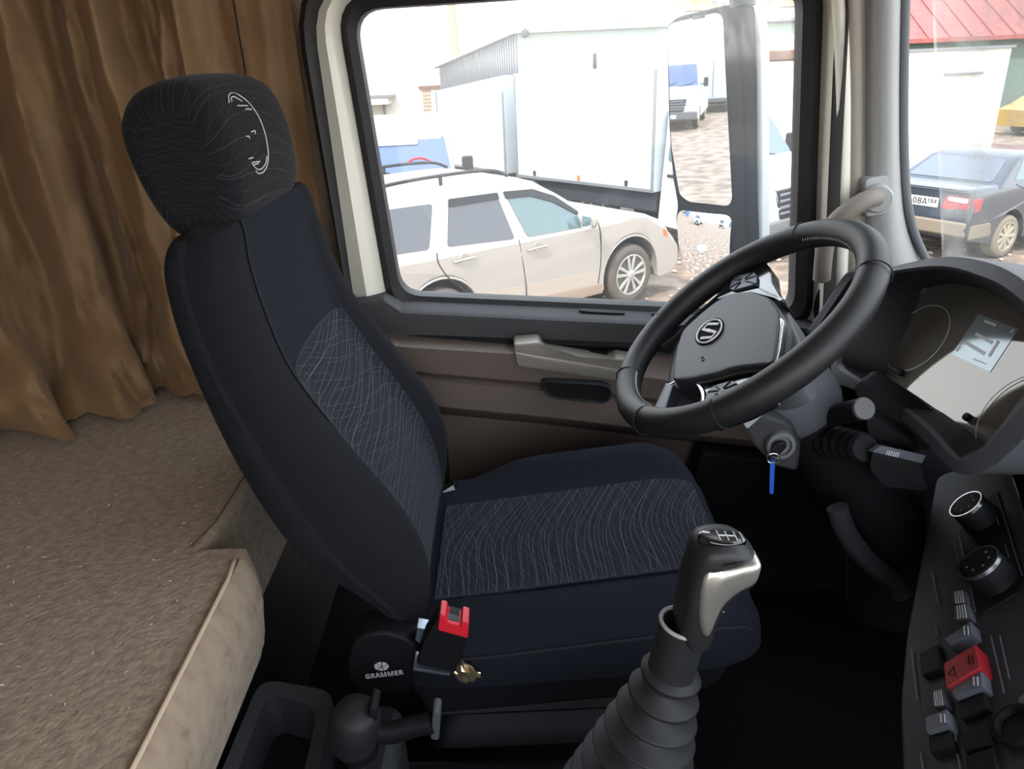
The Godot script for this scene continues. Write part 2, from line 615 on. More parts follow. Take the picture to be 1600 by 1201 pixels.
func _ready():
	_aim()
	var cam := Camera3D.new()
	cam.name = "camera"
	cam.fov = rad_to_deg(2.0 * atan(600.5 / FPX))
	cam.near = 0.02
	cam.far = 400.0
	add_child(cam)
	cam.transform = Transform3D(Basis(rgt, upv, -fwd), Vector3(0, EYE, 0))
	cam.current = true
	var env := Environment.new()
	env.background_mode = Environment.BG_SKY
	var sm := ProceduralSkyMaterial.new()
	sm.sky_top_color = rgb(196, 206, 218)
	sm.sky_horizon_color = rgb(244, 243, 238)
	sm.ground_bottom_color = rgb(120, 110, 100)
	sm.ground_horizon_color = rgb(200, 196, 190)
	sm.sky_energy_multiplier = 1.25
	sm.sun_angle_max = 0.0
	var sky := Sky.new()
	sky.sky_material = sm
	env.sky = sky
	env.tonemap_mode = Environment.TONE_MAPPER_LINEAR
	env.tonemap_exposure = 4.4
	env.sdfgi_enabled = true
	env.ssao_enabled = true
	env.ssil_enabled = true
	var we := WorldEnvironment.new()
	we.name = "world"
	we.environment = env
	add_child(we)
	var sun := DirectionalLight3D.new()
	sun.name = "sun"
	sun.light_color = Color(1.0, 0.95, 0.87)
	sun.light_energy = 0.5
	sun.light_angular_distance = 1.5
	sun.shadow_enabled = true
	add_child(sun)
	sun.look_at_from_position(Vector3(-4.5, 9, 6.5), Vector3.ZERO, Vector3.UP)
	make_materials()
	XF = CAB
	shell()
	door()
	pillar()
	bunk()
	curtain()
	seat()
	console()
	dashboard()
	steering()
	gear_lever()
	hand_brake()
	door_mirror()
	yard()

func slab(called, m, a: Vector3, b: Vector3, parent = null):
	var q := mb()
	q.box((a + b) / 2, (b - a).abs(), 0.0)
	if parent: return part(q, called, m, parent)
	return solo(q, called, m, "", "", Vector3((a.x + b.x) / 2, min(a.y, b.y), (a.z + b.z) / 2), "structure")

func shell():
	slab("floor", M.floor_mat, Vector3(-1.34, -1.21, -1.62), Vector3(1.0, -1.15, 0.66))
	slab("ceiling", M.headlining, Vector3(-1.34, 0.5, -1.62), Vector3(0.78, 0.56, 0.66))
	slab("wall_back", M.headlining, Vector3(-1.34, -1.15, -1.62), Vector3(-1.28, 0.5, 0.66))
	# driver's side: behind the door, over it, and the sill below it
	var w := thing("wall_left", "", "", Vector3(-0.6, -1.15, -1.58), "", "structure")
	slab("side_panel", M.headlining, Vector3(-1.28, -1.15, -1.62), Vector3(-0.33, 0.5, -1.56), w)
	slab("header", M.headlining, Vector3(-0.33, 0.27, -1.62), Vector3(0.80, 0.5, -1.50), w)
	slab("front_panel", M.black, Vector3(0.66, -1.15, -1.62), Vector3(0.95, -0.46, -1.5), w)
	# passenger's side, with its window left open to the light
	w = thing("wall_right", "", "", Vector3(-0.2, -1.15, 0.6), "", "structure")
	slab("side_panel", M.headlining, Vector3(-1.28, -1.15, 0.6), Vector3(-0.5, 0.5, 0.66), w)
	slab("header", M.headlining, Vector3(-0.5, 0.42, 0.6), Vector3(0.80, 0.5, 0.66), w)
	slab("door_panel", M.door_brown, Vector3(-0.5, -1.15, 0.6), Vector3(0.75, -0.52, 0.66), w)
	slab("front_panel", M.black, Vector3(0.75, -1.15, 0.6), Vector3(0.95, -0.44, 0.66), w)
	# bulkhead and windscreen header
	w = thing("wall_front", "", "", Vector3(0.95, -1.15, -0.5), "", "structure")
	slab("bulkhead", M.black, Vector3(0.94, -1.15, -1.62), Vector3(1.0, -0.44, 0.66), w)
	slab("header", M.headlining, Vector3(0.72, 0.42, -1.62), Vector3(0.78, 0.5, 0.66), w)
	# windscreen
	var g := thing("window_2", "", "", Vector3(0.9, -0.44, -0.5), "", "structure")
	var q := mb()
	q.grid(6, 4, func(u, v): return Vector3(lerp(0.955, 0.745, v) , lerp(-0.46, 0.46, v), lerp(-1.56, 0.62, u)), Vector3(0.006, 0.001, 0))
	part(q, "pane", M.windscreen, g, "dusty windscreen glass")
	# passenger window
	g = thing("window_3", "", "", Vector3(0.1, -0.45, 0.63), "", "structure")
	q = mb()
	q.box(Vector3(0.125, -0.05, 0.63), Vector3(1.25, 0.94, 0.006))
	part(q, "pane", M.pane, g)

func quad4(a: Array, z: float, r: Array, n := 6) -> PackedVector3Array:
	return fillet(zps(a, z), r, n)

func door():
	var d := thing("door_1", "", "", Vector3(0.1, -1.12, -1.55), "", "structure")
	var open_ := [[550, 15], [1256, -32], [1241, 488], [626, 461]]
	var seal := [[521, -8], [1290, -58], [1270, 512], [608, 492]]
	var frame := [[478, -32], [1313, -88], [1284, 534], [557, 512]]
	var body := [[445, -58], [1334, -112], [1300, 556], [556, 536]]
	var r1 := [0.055, 0.055, 0.045, 0.045]
	var r2 := [0.075, 0.075, 0.06, 0.06]
	var r3 := [0.11, 0.11, 0.06, 0.06]
	var r4 := [0.14, 0.14, 0.06, 0.06]
	var q := mb()
	q.ringslab(quad4(open_, -1.525, r1), quad4(seal, -1.525, r2), Vector3(0, 0, -0.04), Vector3(0, 0, 0.012))
	part(q, "window_seal", M.rubber, d)
	q = mb(50)
	q.ringslab(quad4(seal, -1.52, r2), quad4(frame, -1.50, r3), Vector3(0, 0, -0.05), Vector3(0, 0, 0.022))
	part(q, "window_frame", M.paint_cream, d, "cream painted steel frame around the window")
	# body aperture seal belongs to the side wall
	q = mb(60)
	q.ringslab(quad4(frame, -1.485, r3), quad4(body, -1.455, r4), Vector3(0, 0, -0.09), Vector3(0, 0, 0.022))
	solo(q, "trim_1", M.rubber, "", "", zp(900, 540, -1.46), "structure")
	# window glass
	var gl := thing("window_1", "", "", zp(930, 480, -1.55), "", "structure")
	q = mb()
	q.prism(quad4(open_, -1.55, r1), Vector3(0, 0, -0.005))
	part(q, "pane", M.pane, gl)
	# inner trim: one moulding swept along the door, from the ledge under the glass to the pocket
	var f := [
		[-1.545, [[548, 464], [604, 452], [632, 464], [850, 473], [1044, 482], [1282, 493]]],
		[-1.462, [[548, 467], [599, 463], [626, 483], [850, 494], [1044, 503], [1282, 515]]],
		[-1.452, [[548, 474], [600, 470], [628, 489], [850, 500], [1044, 509], [1282, 521]]],
		[-1.455, [[550, 496], [602, 498], [628, 500], [850, 511], [1044, 522], [1282, 535]]],
		[-1.468, [[556, 520], [610, 520], [640, 522], [850, 533], [1044, 552], [1282, 577]]],
		[-1.462, [[556, 524], [610, 524], [640, 526], [850, 538], [1044, 557], [1282, 582]]]]
	var g := [
		[-1.462, [[556, 523], [610, 523], [640, 525], [850, 537], [1044, 556], [1282, 581]]],
		[-1.402, [[556, 530], [610, 536], [640, 539], [802, 549], [1000, 583], [1282, 622]]],
		[-1.396, [[556, 534], [610, 540], [640, 543], [802, 553], [1000, 588], [1282, 627]]],
		[-1.398, [[560, 570], [620, 574], [673, 583], [845, 598], [1044, 626], [1282, 656]]],
		[-1.412, [[560, 578], [620, 580], [673, 588], [845, 603], [1044, 632], [1282, 662]]],
		[-1.400, [[560, 584], [620, 587], [673, 595], [845, 611], [1044, 640], [1282, 670]]],
		[-1.398, [[600, 622], [650, 628], [697, 636], [867, 652], [1044, 674], [1282, 700]]],
		[-1.41, [[600, 628], [650, 634], [697, 642], [867, 658], [1044, 680], [1282, 706]]],
		[-1.475, [[606, 634], [656, 640], [700, 648], [867, 664], [1044, 686], [1282, 712]]],
		[-1.475, [[640, 800], [680, 800], [720, 800], [867, 812], [1044, 825], [1282, 835]]],
		[-1.44, [[650, 830], [690, 832], [730, 836], [867, 845], [1044, 855], [1282, 866]]],
		[-1.45, [[690, 1040], [730, 1040], [760, 1040], [867, 1040], [1044, 1040], [1250, 1040]]]]
	for pair in [[f, "upper_panel", M.door_upper], [g, "lower_panel", M.door_brown]]:
		var rows := []
		for s in 41:
			var col := PackedVector3Array()
			for e in pair[0]:
				var pts := []
				for c in e[1]: pts.append(zp(c[0], c[1], e[0]))
				var t := s / 40.0
				col.append(lerp_pts(pts, t))
			# back side, closing the moulding
			var a := col[col.size() - 1]
			var b := col[0]
			col.append(Vector3(a.x, a.y, -1.56))
			col.append(Vector3(b.x, b.y, -1.56))
			rows.append(col)
		q = mb(32)
		q.loft(rows)
		part(q, pair[1], pair[2], d)
	# grip moulding of the arm rest with its finger cup
	q = mb()
	q.prism(fillet(zps([[803, 549], [1000, 582], [985, 599], [808, 573]], -1.388), 0.006, 3), Vector3(0, 0, -0.02), 0.004)
	q.prism(fillet(zps([[803, 537], [843, 534], [852, 549], [955, 566], [966, 559], [1010, 567], [1000, 584], [803, 551]], -1.394), 0.006, 3), Vector3(0, 0, -0.05), 0.004)
	part(q, "grab_handle", M.door_handle, d, "satin beige grip plate on the arm rest")
	q = mb()
	q.prism(fillet(zps([[848, 540], [958, 556], [955, 567], [850, 549]], -1.432), 0.01, 4), Vector3(0, 0, -0.03), 0.003)
	part(q, "finger_cup", M.black, d)
	var rim := fillet(zps([[846, 594], [950, 600], [958, 612], [950, 632], [858, 622], [846, 606]], -1.378), 0.025, 4)
	var rin := fillet(zps([[851, 597], [947, 603], [953, 612], [946, 628], [861, 619], [851, 606]], -1.378), 0.022, 4)
	q = mb(50)
	q.ringslab(rin, rim, Vector3(0, 0, -0.03), Vector3(0, 0, 0.003))
	part(q, "latch_bezel", M.dash_dark, d)
	q = mb()
	q.prism(MB.shift(rin, Vector3(0, 0, -0.009)), Vector3(0, 0, -0.01))
	part(q, "latch_recess", M.black, d)
	# slots in the ledge
	for s in [[[904, 486], [975, 490], [976, 494], [905, 490]], [[1017, 491], [1064, 494], [1064, 498], [1018, 496]]]:
		var p0 := zp(940, 489, -1.50)
		var n := Vector3(0.04, 0.97, 0.24).normalized()
		var o := PackedVector3Array()
		for c in s: o.append(zp(c[0], c[1], -1.50))
		q = mb()
		var ctr := (o[0] + o[1] + o[2] + o[3]) / 4
		var ax := (o[1] - o[0]).normalized()
		var ay := Vector3(0, 0.22, -0.97).normalized()
		var hl := (o[1] - o[0]).length() / 2
		var ov := PackedVector3Array()
		for k in 20:
			var a := TAU * k / 20
			ov.append(ctr + ax * (clamp(cos(a) * 1.6, -1, 1) * (hl - 0.008) + cos(a) * 0.008) + ay * sin(a) * 0.0075 + Vector3(0, 0.008, 0.004))
		q.prism(ov, Vector3(0, -0.02, 0), 0.001)
		part(q, "vent_slot", M.black, d)

func pillar():
	# windscreen pillar with its rounded mouldings and grab bar socket
	var z := -1.46
	var cols := [
		["door_edge", M.paint_cream, 0.014, [[1308, -60], [1318, 120], [1318, 260], [1314, 420], [1306, 520]]],
		["seal_fold", M.taupe, 0.016, [[1330, -60], [1334, 120], [1334, 260], [1332, 420], [1322, 520]]],
		["seal_fold", M.taupe, 0.013, [[1347, -60], [1350, 120], [1350, 260], [1350, 420], [1346, 500]]]]
	var root := thing("trim_2", "", "", zp(1360, 440, z), "", "structure")
	for c in cols:
		var pts := []
		for p in c[3]: pts.append(zp(p[0], p[1], z - 0.01))
		var q := mb(60)
		q.tube(spline(pts, 5), c[2], 12)
		part(q, c[0], c[1], root)
	var q := mb(60)
	var rows := []
	# outline of the pillar cover, from the seal folds to the windscreen
	var L := [[1354, -80], [1354, 60], [1354, 200], [1354, 330], [1350, 400], [1340, 440]]
	var Rr := [[1412, -80], [1408, 60], [1407, 200], [1411, 300], [1422, 360], [1446, 420]]
	for i in 26:
		var t := i / 25.0
		var la := []
		var ra := []
		for k in 6:
			la.append(zp(L[k][0], L[k][1], -1.452))
			ra.append(zp(Rr[k][0], Rr[k][1], -1.46))
		var a := spline(la, 5)[i]
		var b := spline(ra, 5)[i]
		var row := PackedVector3Array()
		for k in 9:
			var s := k / 8.0
			row.append(a.lerp(b, s) + Vector3(0, 0, 0.028 * sin(PI * s)))
		row.append(b + Vector3(0, 0, -0.08))
		row.append(a + Vector3(0, 0, -0.08))
		rows.append(row)
	q.loft(rows)
	part(q, "pillar_cover", M.pillar, root, "grey plastic windscreen pillar cover")
	# windscreen gasket
	var gp := []
	for p in [[1417, -80], [1413, 60], [1412, 200], [1416, 300], [1428, 362], [1450, 410], [1470, 432]]: gp.append(zp(p[0], p[1], -1.452))
	q = mb(60)
	q.tube(spline(gp, 5), 0.0085, 10)
	part(q, "gasket", M.gasket, root)
	# grab bar
	var gb := thing("grab_bar", "grey grab bar with round socket fixed to the windscreen pillar", "grab bar", zp(1370, 312, -1.43))
	q = mb()
	q.prism(fillet(zps([[1352, 280], [1386, 273], [1390, 283], [1389, 326], [1383, 334], [1353, 340]], -1.426), 0.01, 3), Vector3(0, 0, -0.03), 0.003)
	part(q, "base_plate", M.pillar, gb)
	q = mb(50)
	q.lathe(zp(1370, 308, -1.43), Vector3(-0.35, 0.05, 1).normalized(), [[0.026, 0.0], [0.026, 0.03], [0.023, 0.038], [0.0, 0.04]], 20)
	part(q, "socket", M.pillar, gb)
	q = mb(60)
	q.tube(spline([zp(1370, 308, -1.392), zp(1350, 314, -1.38), zp(1322, 332, -1.38), zp(1302, 352, -1.39), zp(1290, 380, -1.40), zp(1286, 410, -1.41), zp(1284, 435, -1.42)], 6), 0.017, 14)
	part(q, "bar", M.bar_grey, gb)
	# belt guide on the rear door post
	var bg := thing("belt_guide", "small steel seat belt guide loop on the post behind the seat", "belt guide", zp(513, 406, -1.44))
	q = mb()
	q.tube(PackedVector3Array([zp(505, 398, -1.44), zp(516, 403, -1.43), zp(521, 408, -1.43), zp(510, 406, -1.44)]), 0.0028, 8, true)
	part(q, "loop", M.chrome, bg)

func bunk():
	var b := thing("bunk", "tan velour bunk mattress with piped front edge behind the seat", "bunk", Vector3(-0.8, -0.74, -0.6))
	var y := -0.58
	# near length: a full roll along the front edge
	var rows := []
	var zs := [-0.832, -0.826, -0.805, -0.76, -0.70, -0.6, -0.4, -0.2, 0.1, 0.55]
	for z in zs:
		var e: float = tab([[-0.832, 0.35], [-0.826, 0.55], [-0.805, 0.82], [-0.76, 1.0]], z)
		var row := PackedVector3Array()
		row.append(Vector3(-1.27, y, z))
		for k in 7: row.append(Vector3(-1.27 + (0.83) * (k + 1) / 7.0, y, z))
		var xe := -0.372
		row.append(Vector3(xe - 0.03 * (1 - e), y, z))
		for k in range(1, 9):
			var a := PI / 2 * k / 8
			row.append(Vector3(xe + 0.026 * sin(a) * e, y - 0.07 * (1 - cos(a)), z))
		row.append(Vector3(xe + 0.012 * e, y - 0.14, z))
		row.append(Vector3(xe - 0.01, y - 0.19, z))
		row.append(Vector3(-1.27, y - 0.19, z))
		rows.append(row)
	var q := mb(50)
	q.loft(rows)
	part(q, "mattress", M.velour, b)
	# far length, set back behind the seat
	rows = []
	for z in [-1.54, -1.3, -1.1, -0.9, -0.832]:
		var row := PackedVector3Array()
		row.append(Vector3(-1.27, y, z))
		for k in 6: row.append(Vector3(-1.27 + 0.8 * (k + 1) / 6.0, y, z))
		row.append(Vector3(-0.435, y, z))
		row.append(Vector3(-0.428, y - 0.008, z))
		row.append(Vector3(-0.42, y - 0.19, z))
		row.append(Vector3(-1.27, y - 0.19, z))
		rows.append(row)
	q = mb(30)
	q.loft(rows)
	part(q, "mattress_extension", M.velour, b)
	# front faces in the paler cloth, a little proud
	q = mb()
	q.prism(V([[-0.424, y - 0.01, -0.83], [-0.424, y - 0.01, -1.5], [-0.416, y - 0.185, -1.5], [-0.416, y - 0.185, -0.83]]), Vector3(-0.006, 0, 0), 0.002)
	part(q, "end_face", M.velour, b)
	rows = []
	for z in zs.slice(2):
		var row := PackedVector3Array()
		var e: float = tab([[-0.832, 0.35], [-0.826, 0.55], [-0.805, 0.82], [-0.76, 1.0]], z)
		for k in range(1, 9):
			var a := PI / 2 * k / 8
			row.append(Vector3(-0.372 + 0.028 * sin(a) * e, y + 0.003 - 0.07 * (1 - cos(a)), z))
		row.append(Vector3(-0.372 + 0.014 * e, y - 0.14, z))
		row.append(Vector3(-0.372 + 0.004 * e, y - 0.15, z))
		row.append(Vector3(-0.372 - 0.01, y - 0.1, z))
		rows.append(row)
	q = mb(50)
	q.loft(rows)
	part(q, "front_roll", M.velour_side, b, "stained roll along the front edge")
	q = mb()
	q.tube(V([[-0.380, y - 0.006, -0.815], [-0.374, y + 0.002, -0.80], [-0.368, y + 0.004, -0.76], [-0.364, y + 0.004, -0.5], [-0.364, y + 0.004, 0.5]]), 0.0028, 8)
	part(q, "piping", M.piping, b)
	q = mb()
	q.tube(V([[-0.445, y + 0.001, -0.838], [-0.432, y + 0.0015, -0.9], [-0.432, y + 0.0015, -1.5]]), 0.0012, 6)
	part(q, "seam", M.bunk_seam, b)
	# specks of lint on the pile
	var r := RandomNumberGenerator.new()
	r.seed = 5
	q = mb()
	for k in 150:
		var c := Vector3(r.randf_range(-1.0, -0.39), y + 0.002, r.randf_range(-1.4, -0.35))
		if c.z < -0.86 and c.x > -0.45: continue
		var s := r.randf_range(0.0005, 0.0013)
		var ang := r.randf() * PI
		q.tube(PackedVector3Array([c - Vector3(cos(ang), 0, sin(ang)) * s * 2.2, c + Vector3(0, 0.001, 0), c + Vector3(cos(ang + 0.6), 0, sin(ang + 0.6)) * s * 2.2]), s * 0.5, 4)
	var li := part(q, "lint", M.lint, b)
	li.set_meta("kind", "stuff")
	# bunk box under the mattress
	slab("bunk_box", M.dash_dark, Vector3(-1.27, -1.15, -1.54), Vector3(-0.45, y - 0.191, 0.58), b)

func curtain():
	var c := thing("curtain", "brown gathered curtain hanging in folds onto the bunk", "curtain", Vector3(-0.85, -0.57, -1.35))
	var nz := FastNoiseLite.new()
	nz.seed = 9
	nz.frequency = 1.0
	var plan := [Vector3(-1.24, 0, -1.02), Vector3(-1.08, 0, -1.20), Vector3(-0.93, 0, -1.34), Vector3(-0.78, 0, -1.45), Vector3(-0.64, 0, -1.505), Vector3(-0.52, 0, -1.52), Vector3(-0.37, 0, -1.525)]
	var at := func(u: float, v: float) -> Vector3:
		var p := lerp_pts(plan, u)
		var p2 := lerp_pts(plan, min(1.0, u + 0.01))
		var p1 := lerp_pts(plan, max(0.0, u - 0.01))
		var along := (p2 - p1).normalized()
		var out := Vector3(-along.z, 0, along.x)
		if out.z < 0: out = -out
		var uu := u + 0.012 * nz.get_noise_2d(u * 6.0, v * 1.6) * 2.0
		var amp := 0.056 * tab([[0.0, 1.1], [0.7, 1.0], [0.82, 0.45], [0.9, 0.2], [1.0, 0.05]], u)
		var w := sin(TAU * uu * 7.0 + 1.2 * nz.get_noise_2d(u * 3.0, v * 0.8 + 4.0) * 3.0)
		var f := amp * (w * 0.8 + 0.25 * sin(TAU * uu * 17.0 + 1.0))
		# the hem spills onto the bunk
		var low: float = smoothstep(0.80, 1.0, v) * (1.0 - smoothstep(0.62, 0.72, u))
		var fold := sin(v * 46.0 + nz.get_noise_2d(u * 5.0, 2.0) * 6.0 + u * 7.0)
		f += low * (0.13 + 0.03 * fold + 0.05 * nz.get_noise_2d(u * 9.0, v * 9.0))
		f += 0.02 * smoothstep(0.5, 0.85, v) * nz.get_noise_2d(u * 14.0, v * 5.0)
		var y: float = lerp(0.48, -0.572, v)
		y += low * 0.018 * sin(u * 50.0 + v * 20.0) * (1.0 - smoothstep(0.97, 1.0, v))
		return p + out * (f + 0.02) + along * (0.015 * w * low) + Vector3(0, max(y, -0.574), 0)
	var q := mb(70)
	q.grid(190, 90, at, Vector3(-0.0015, 0, -0.003))
	part(q, "cloth", M.curtain, c)
	q = mb(60)
	var hem := PackedVector3Array()
	for k in 40: hem.append(at.call(0.885, k / 39.0) + Vector3(0.002, 0, 0.001))
	q.tube(hem, 0.0016, 6)
	part(q, "seam", M.seam, c)

func seat():
	var zc := -1.035
	var hw := 0.247
	var s := thing("driver_seat", "black and navy cloth driver seat with thread pattern and headrest", "seat", Vector3(0.05, -1.15, -1.02))
	# backrest: rear edge and bolster edge of the side profile, from the bottom up
	var rear := [[-0.150, -0.735], [-0.180, -0.700], [-0.222, -0.648], [-0.281, -0.598], [-0.322, -0.525], [-0.354, -0.424], [-0.373, -0.329], [-0.384, -0.258], [-0.386, -0.200], [-0.380, -0.172], [-0.368, -0.158]]
	var front := [[-0.138, -0.718], [-0.131, -0.684], [-0.127, -0.640], [-0.136, -0.585], [-0.163, -0.524], [-0.211, -0.447], [-0.266, -0.357], [-0.292, -0.291], [-0.309, -0.215], [-0.314, -0.172], [-0.322, -0.157]]
	var rec := [0.004, 0.014, 0.028, 0.036, 0.038, 0.036, 0.026, 0.016, 0.008, 0.004, 0.002]
	var wid := [0.80, 0.93, 0.985, 1.0, 1.0, 1.0, 0.99, 0.975, 0.95, 0.90, 0.83]
	var RS := []
	var FS := []
	var N := 11
	for i in N:
		RS.append(Vector3(rear[i][0], rear[i][1], 0))
		FS.append(Vector3(front[i][0], front[i][1], 0))
	var sec := func(t: float) -> PackedVector3Array:
		var f := t * (N - 1)
		var i: int = clamp(int(f), 0, N - 2)
		var k := f - i
		var a: Vector3 = RS[i].cubic_interpolate(RS[i + 1], RS[max(i - 1, 0)], RS[min(i + 2, N - 1)], k)
		var b: Vector3 = FS[i].cubic_interpolate(FS[i + 1], FS[max(i - 1, 0)], FS[min(i + 2, N - 1)], k)
		var rc: float = lerp(rec[i], rec[i + 1], k)
		var w: float = lerp(wid[i], wid[i + 1], k) * hw
		var ch: float = max((b - a).length(), 0.001)
		var ins := 1.0 - rc / ch
		var half := [[0.0, 0.0], [0.0, 0.45], [0.02, 0.80], [0.10, 0.93], [0.22, 0.985], [0.40, 1.0], [0.62, 1.0], [0.80, 0.985], [0.92, 0.95], [0.985, 0.89], [1.0, 0.82], [0.985, 0.74], [lerp(1.0, ins, 0.6), 0.64], [lerp(1.0, ins, 0.93), 0.55], [ins - 0.01, 0.42], [ins - 0.025, 0.2], [ins - 0.03, 0.0]]
		var o := PackedVector3Array()
		for e in half: o.append(a.lerp(b, e[0]) + Vector3(0, 0, zc + w * e[1]))
		for j in range(half.size() - 2, 0, -1): o.append(a.lerp(b, half[j][0]) + Vector3(0, 0, zc - w * half[j][1]))
		return o
	var rows := []
	for i in 41: rows.append(sec.call(i / 40.0))
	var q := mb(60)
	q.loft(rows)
	var back := part(q, "backrest", M.cloth_dimmed_side, s)
	# patterned insert and plain front panels: thin cloth over the front
	var surf := func(t: float, w: float, off: float) -> Vector3:
		# w in -1..1 across the seat's front; ring indices 12..20 hold the inset face
		var r: PackedVector3Array = sec.call(t)
		var x := (1.0 - w) / 2.0 * 12.0 + 10.0
		var i: int = clamp(int(x), 10, 21)
		var p := r[i].lerp(r[i + 1], x - i)
		return p + Vector3(0.83, 0.5, 0) * off
	q = mb(60)
	q.grid(24, 26, func(u, v):
		var w: float = lerp(0.60, -0.62, v)
		var top: float = 0.60 - 0.03 * w * w
		return surf.call(lerp(0.06, top, u), w, 0.0035), Vector3(-0.003, -0.0018, 0))
	part(q, "patterned_insert", M.cloth_seat, back, "navy cloth with fine light threads")
	q = mb(60)
	q.grid(16, 24, func(u, v):
		var w: float = lerp(0.62, -0.62, v)
		return surf.call(lerp(0.60 - 0.03 * w * w, 0.985, u), w, 0.0035), Vector3(-0.003, -0.0018, 0))
	part(q, "upper_panel", M.cloth, back)
	q = mb()
	for w in [0.62, -0.63]:
		var path := PackedVector3Array()
		for k in 50: path.append(surf.call(lerp(0.05, 0.985, k / 49.0), w, 0.0025))
		q.tube(path, 0.0013, 6)
	var path2 := PackedVector3Array()
	for k in 20:
		var w: float = lerp(0.60, -0.62, k / 19.0)
		path2.append(surf.call(0.60 - 0.03 * w * w, w, 0.003))
	q.tube(path2, 0.002, 6)
	part(q, "seam", M.seam, back)
	# line between the side cloth and the moulded back shell
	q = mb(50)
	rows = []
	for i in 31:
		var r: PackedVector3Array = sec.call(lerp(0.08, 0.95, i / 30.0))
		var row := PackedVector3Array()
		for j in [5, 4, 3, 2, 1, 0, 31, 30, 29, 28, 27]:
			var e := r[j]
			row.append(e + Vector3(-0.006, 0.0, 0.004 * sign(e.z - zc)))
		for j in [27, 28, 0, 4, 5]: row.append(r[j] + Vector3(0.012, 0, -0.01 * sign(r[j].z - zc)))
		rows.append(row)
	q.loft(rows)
	part(q, "back_shell", M.cloth_dimmed_side, back)
	# headrest
	var hp := spline(V([[-0.444, -0.047, 0], [-0.428, -0.012, 0], [-0.394, 0.005, 0], [-0.352, 0.005, 0], [-0.325, -0.025, 0], [-0.313, -0.085, 0], [-0.316, -0.145, 0], [-0.345, -0.176, 0], [-0.400, -0.174, 0], [-0.431, -0.118, 0]]), 5, true)
	var hc := Vector3(-0.378, -0.085, 0)
	rows = []
	for e in [[-0.893, 0.62], [-0.896, 0.78], [-0.904, 0.90], [-0.92, 0.975], [-0.95, 1.0], [-1.0, 1.01], [-1.05, 1.01], [-1.10, 1.01], [-1.14, 0.995], [-1.17, 0.965], [-1.187, 0.90], [-1.196, 0.78], [-1.2, 0.6]]:
		var row := PackedVector3Array()
		for p in hp: row.append(hc + (p - hc) * e[1] + Vector3(0, -0.004 * (abs(e[0] + 1.05) / 0.15) ** 2, e[0]))
		rows.append(row)
	q = mb(70)
	q.loft(rows)
	var head := part(q, "headrest", M.cloth_head, s, "black headrest with dim thread pattern")
	var hx := func(y: float) -> float: return tab([[-0.17, -0.335], [-0.145, -0.3145], [-0.085, -0.3115], [-0.05, -0.3165], [-0.025, -0.3235], [0.0, -0.345]], y)
	q = mb()
	for line in [
		[[358, 160], [357, 150], [363, 145], [376, 150], [392, 164], [406, 186], [415, 212], [419, 238], [418, 256], [412, 268], [404, 271], [400, 267]],
		[[362, 158], [361, 153], [366, 151], [378, 158]], [[394, 255], [400, 263], [408, 264], [415, 255], [417, 244]],
		[[371, 165], [387, 165]], [[384, 171], [386, 170], [393, 171]], [[393, 206], [398, 204], [399, 209]], [[385, 213], [389, 213], [390, 216]], [[389, 248], [395, 246]], [[394, 254], [406, 252]], [[395, 258], [404, 255]]]:
		var pts := []
		for e in line:
			var x := -0.314
			var p := Vector3.ZERO
			for it in 4:
				p = xp(e[0], e[1], x)
				x = hx.call(p.y) + 0.0015
			pts.append(p)
		q.tube(spline(pts, 4), 0.0008, 5)
	part(q, "embroidery", M.embroidery, head, "white stitched oval emblem")
	# posts
	for z in [-0.985, -1.105]:
		q = mb()
		q.tube(V([[-0.372, -0.15, z], [-0.352, -0.25, z]]), 0.006, 8)
		part(q, "headrest_post", M.steel, s)
	# cushion
	var top := func(x: float) -> float: return -0.727 + 0.10 * (x + 0.12)
	var cs := func(x: float) -> PackedVector3Array:
		var drop := tab([[-0.17, 0.012], [-0.14, 0.0], [0.24, 0.0], [0.28, 0.004], [0.31, 0.014], [0.33, 0.034], [0.343, 0.062], [0.347, 0.085]], x)
		var wk := tab([[-0.17, 0.93], [-0.12, 0.985], [-0.05, 1.0], [0.24, 1.0], [0.29, 0.975], [0.32, 0.93], [0.34, 0.86], [0.347, 0.8]], x)
		var bol := tab([[-0.08, 0.0], [0.0, 0.030], [0.04, 0.036], [0.25, 0.034], [0.29, 0.018], [0.32, 0.0]], x)
		var y: float = top.call(x) - drop
		var bot := tab([[-0.17, -0.815], [0.2, -0.80], [0.347, -0.795]], x)
		bot = min(bot, y - 0.012)
		var z0 := -1.022
		var hw2 := 0.236 * wk
		var pr := [[0.0, y + 0.0], [0.3, y], [0.52, y + 0.001], [0.60, y + 0.006], [0.72, y + bol * 0.75], [0.82, y + bol], [0.90, y + bol * 0.85], [0.96, y + bol * 0.5 - 0.01], [0.995, y - 0.03], [1.0, lerp(y, bot, 0.6)], [0.985, bot + 0.006], [0.95, bot]]
		var o := PackedVector3Array()
		for e in pr:
			var near_y: float = e[1] - (0.65 * bol * clamp((e[0] - 0.55) / 0.25, 0, 1) if e[0] > 0.55 and e[1] > y else 0.0)
			o.append(Vector3(x, max(near_y, bot), z0 + hw2 * e[0]))
		o.append(Vector3(x, bot, z0))
		for j in range(pr.size() - 1, 0, -1): o.append(Vector3(x, max(pr[j][1], bot), z0 - hw2 * pr[j][0]))
		return o
	rows = []
	for x in [-0.17, -0.15, -0.12, -0.08, -0.04, 0.0, 0.03, 0.06, 0.1, 0.15, 0.2, 0.235, 0.26, 0.28, 0.295, 0.31, 0.322, 0.332, 0.338, 0.343, 0.347]: rows.append(cs.call(x))
	q = mb(60)
	q.loft(rows)
	var cu := part(q, "cushion", M.cloth, s)
	q = mb(60)
